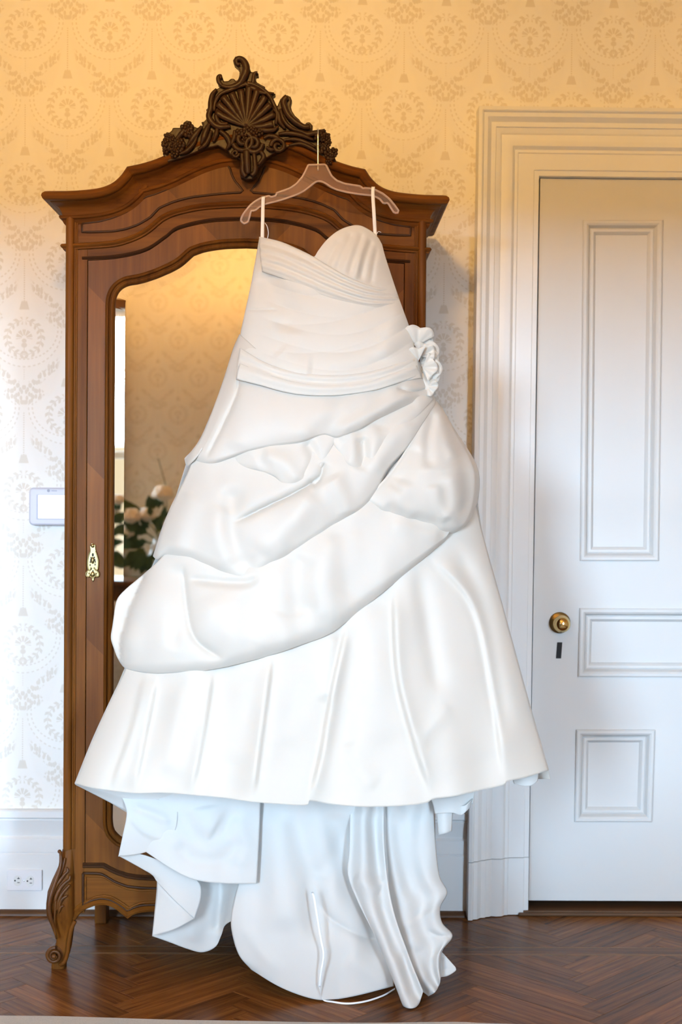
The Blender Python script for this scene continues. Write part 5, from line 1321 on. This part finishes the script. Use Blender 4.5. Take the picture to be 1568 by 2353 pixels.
# ------------------------------------------------------------------ behind the camera: what the mirror shows
CT = empty('console_table', (-1.22, YB+0.32, 0.0))
tag(CT, 'dark wooden console table against the papered wall opposite the wardrobe', 'table')
MB().box((-2.05, YB+0.14, 0.74), (-0.40, YB+0.60, 0.77)).build('tabletop', M_darkwood, CT, smooth=False, bevel=0.006)
MB().box((-2.00, YB+0.17, 0.64), (-0.45, YB+0.55, 0.74)).build('table_apron', M_darkwood, CT, smooth=False, bevel=0.004)
for (x, y) in ((-1.99, YB+0.19), (-0.46, YB+0.19), (-1.99, YB+0.53), (-0.46, YB+0.53)):
    MB().lathe([(0.018, 0.0), (0.022, 0.05), (0.018, 0.2), (0.026, 0.45), (0.030, 0.64)], (x, y, 0), 'Z', 14).build('leg', M_darkwood, CT)
rf = random.Random(21)
def arrangement(vx, vy, label, heads, nleaf, spread, twig):
    FA = empty('flower_arrangement', (vx, vy, 0.7705))
    tag(FA, label, 'flowers')
    MB().lathe([(0.055, 0.7705), (0.060, 0.78), (0.085, 0.84), (0.095, 0.90), (0.080, 0.97), (0.062, 1.01), (0.070, 1.03), (0.062, 1.03), (0.055, 1.0)], (vx, vy, 0), 'Z', 28).build('vase', M_porcelain, FA)
    for i, (dx, z, r_) in enumerate(heads):
        x = vx+dx; y = vy + rf.uniform(0.02, 0.14); c = (x, y, z)
        m = MB(); m.ball(c, r_*0.72, 10, 7)
        for ring_, (q, cnt, h) in enumerate(((0.55, 4, 0.45), (0.8, 6, 0.2), (1.0, 7, -0.1))):
            for k in range(cnt):
                a = 2*math.pi*k/cnt + ring_*0.6
                m.ball((c[0]+math.cos(a)*r_*q*0.62, c[1]+math.sin(a)*r_*q*0.62, c[2]+r_*h), r_*0.46, 8, 5, (0.9, 0.9, 0.75))
        m.build('rose', M_rose, FA, angle=180)
        MB().tube(catmull([(vx, vy, 0.98), ((vx+x)/2+0.01, (vy+y)/2, (0.98+z)/2-0.02), (x, y, z-r_*0.5)], 8), 0.004, 6).build('stem', M_stem, FA)
    for i in range(nleaf):
        a = rf.uniform(0, 2*math.pi); q = rf.uniform(0.05, 0.34)
        c = np.array([vx-0.04+math.cos(a)*q*spread, vy+rf.uniform(-0.08, 0.16), max(0.90, 1.04+math.sin(a)*q*0.62-0.03)])
        d = np.array([math.cos(a), rf.uniform(-0.4, 0.4), math.sin(a)*0.8+rf.uniform(-.3, .3)]); d /= np.linalg.norm(d)
        s_ = np.cross(d, [0, 1, 0.2]); s_ /= np.linalg.norm(s_); L_ = rf.uniform(.07, .12); W_ = L_*0.27
        v = [c, c+d*L_*.35+s_*W_, c+d*L_*.35-s_*W_, c+d*L_*.72+s_*W_*.7, c+d*L_*.72-s_*W_*.7, c+d*L_, c+d*L_*.35+np.array([0, .006, 0]), c+d*L_*.72+np.array([0, .006, 0])]
        v = [np.maximum(p_, [-9, -9, 0.79]) for p_ in v]
        mesh('leaf', v, [(0, 1, 6), (0, 6, 2), (1, 3, 7, 6), (6, 7, 4, 2), (3, 5, 7), (7, 5, 4)], M_leaf, FA, angle=180, fix=False)
    if twig: MB().tube(catmull([(vx, vy, 1.0), (vx+0.02, vy+0.02, 1.3), (vx-0.03, vy+0.04, 1.52)], 14), 0.0025, 6).build('twig', M_stem, FA)
arrangement(-0.98, YB+0.36, 'loose arrangement of cream roses with a tall twig in a white vase', [(0.0, 1.30, .066), (-0.19, 1.16, .066), (-0.09, 1.17, .058), (-0.22, 1.06, .052), (0.12, 1.24, .055), (0.18, 1.10, .050), (0.06, 1.12, .05), (-0.28, 1.22, .045)], 150, 1.0, True)
arrangement(-1.64, YB+0.36, 'leafy arrangement of cream roses in a white vase before the tall window', [(0.0, 1.28, .055), (-0.12, 1.18, .055), (0.10, 1.16, .055), (0.14, 1.26, .045), (-0.02, 1.10, .05)], 120, 0.75, False)
for s in (-1.40, -2.58):
    cu = MB(); nseg = 40
    v = []; f = []
    for k, z in enumerate((0.03, 0.6, 1.2, 1.9, 2.62)):
        for i in range(nseg+1):
            t = i/nseg; x = s + 0.13*t - (0.0 if s > -2 else 0.06)
            v.append((x, YB+0.06+0.016*math.sin(t*6*2*math.pi), z))
    for k in range(4):
        for i in range(nseg): f.append((k*(nseg+1)+i, k*(nseg+1)+i+1, (k+1)*(nseg+1)+i+1, (k+1)*(nseg+1)+i))
    o = mesh('window_curtain', v, f, M_curtain, None, angle=180, solid=0.003, fix=False, loc=(s, YB+0.07, 0.03))
    tag(o, 'narrow gold curtain gathered beside the tall window ' + ('next to the console table' if s > -2 else 'at the room corner'), 'curtain')

# hanging bowl lamp that gives the warm light: opaque bowl added to cut the light below
cx, cy, cz = -0.45, -3.60, 2.87
CH = empty('ceiling_bowl_lamp', (cx, cy, ZC))
tag(CH, 'lamp on three rods under the ceiling, its brass bowl added to block downward light', 'lamp')
MB().lathe([(0.002, cz-0.13), (0.10, cz-0.12), (0.20, cz-0.08), (0.27, cz-0.03), (0.30, cz), (0.305, cz), (0.305, cz-0.008), (0.275, cz-0.04), (0.205, cz-0.09), (0.10, cz-0.13), (0.002, cz-0.14)], (cx, cy, 0), 'Z', 40).build('bowl', M_oldbrass, CH)
MB().lathe([(0.002, ZC-0.05), (0.05, ZC-0.04), (0.06, ZC-0.0005)], (cx, cy, 0), 'Z', 20).build('ceiling_rose', M_oldbrass, CH)
for i in range(3):
    a = i*2*math.pi/3+0.3
    MB().tube([(cx+0.29*math.cos(a), cy+0.29*math.sin(a), cz), (cx+0.03*math.cos(a), cy+0.03*math.sin(a), ZC-0.04)], 0.004, 8).build('rod', M_oldbrass, CH)
for i in range(5):
    a = i*2*math.pi/5+0.3
    p = (cx+0.13*math.cos(a), cy+0.13*math.sin(a), cz+0.072)
    MB().ball(p, 0.026, 12, 8, (1, 1, 1.4)).build('bulb', M_bulb, CH)
    MB().tube([(p[0], p[1], cz-0.10), (p[0], p[1], p[2]-0.03)], 0.012, 10).build('socket', M_porcelain, CH)
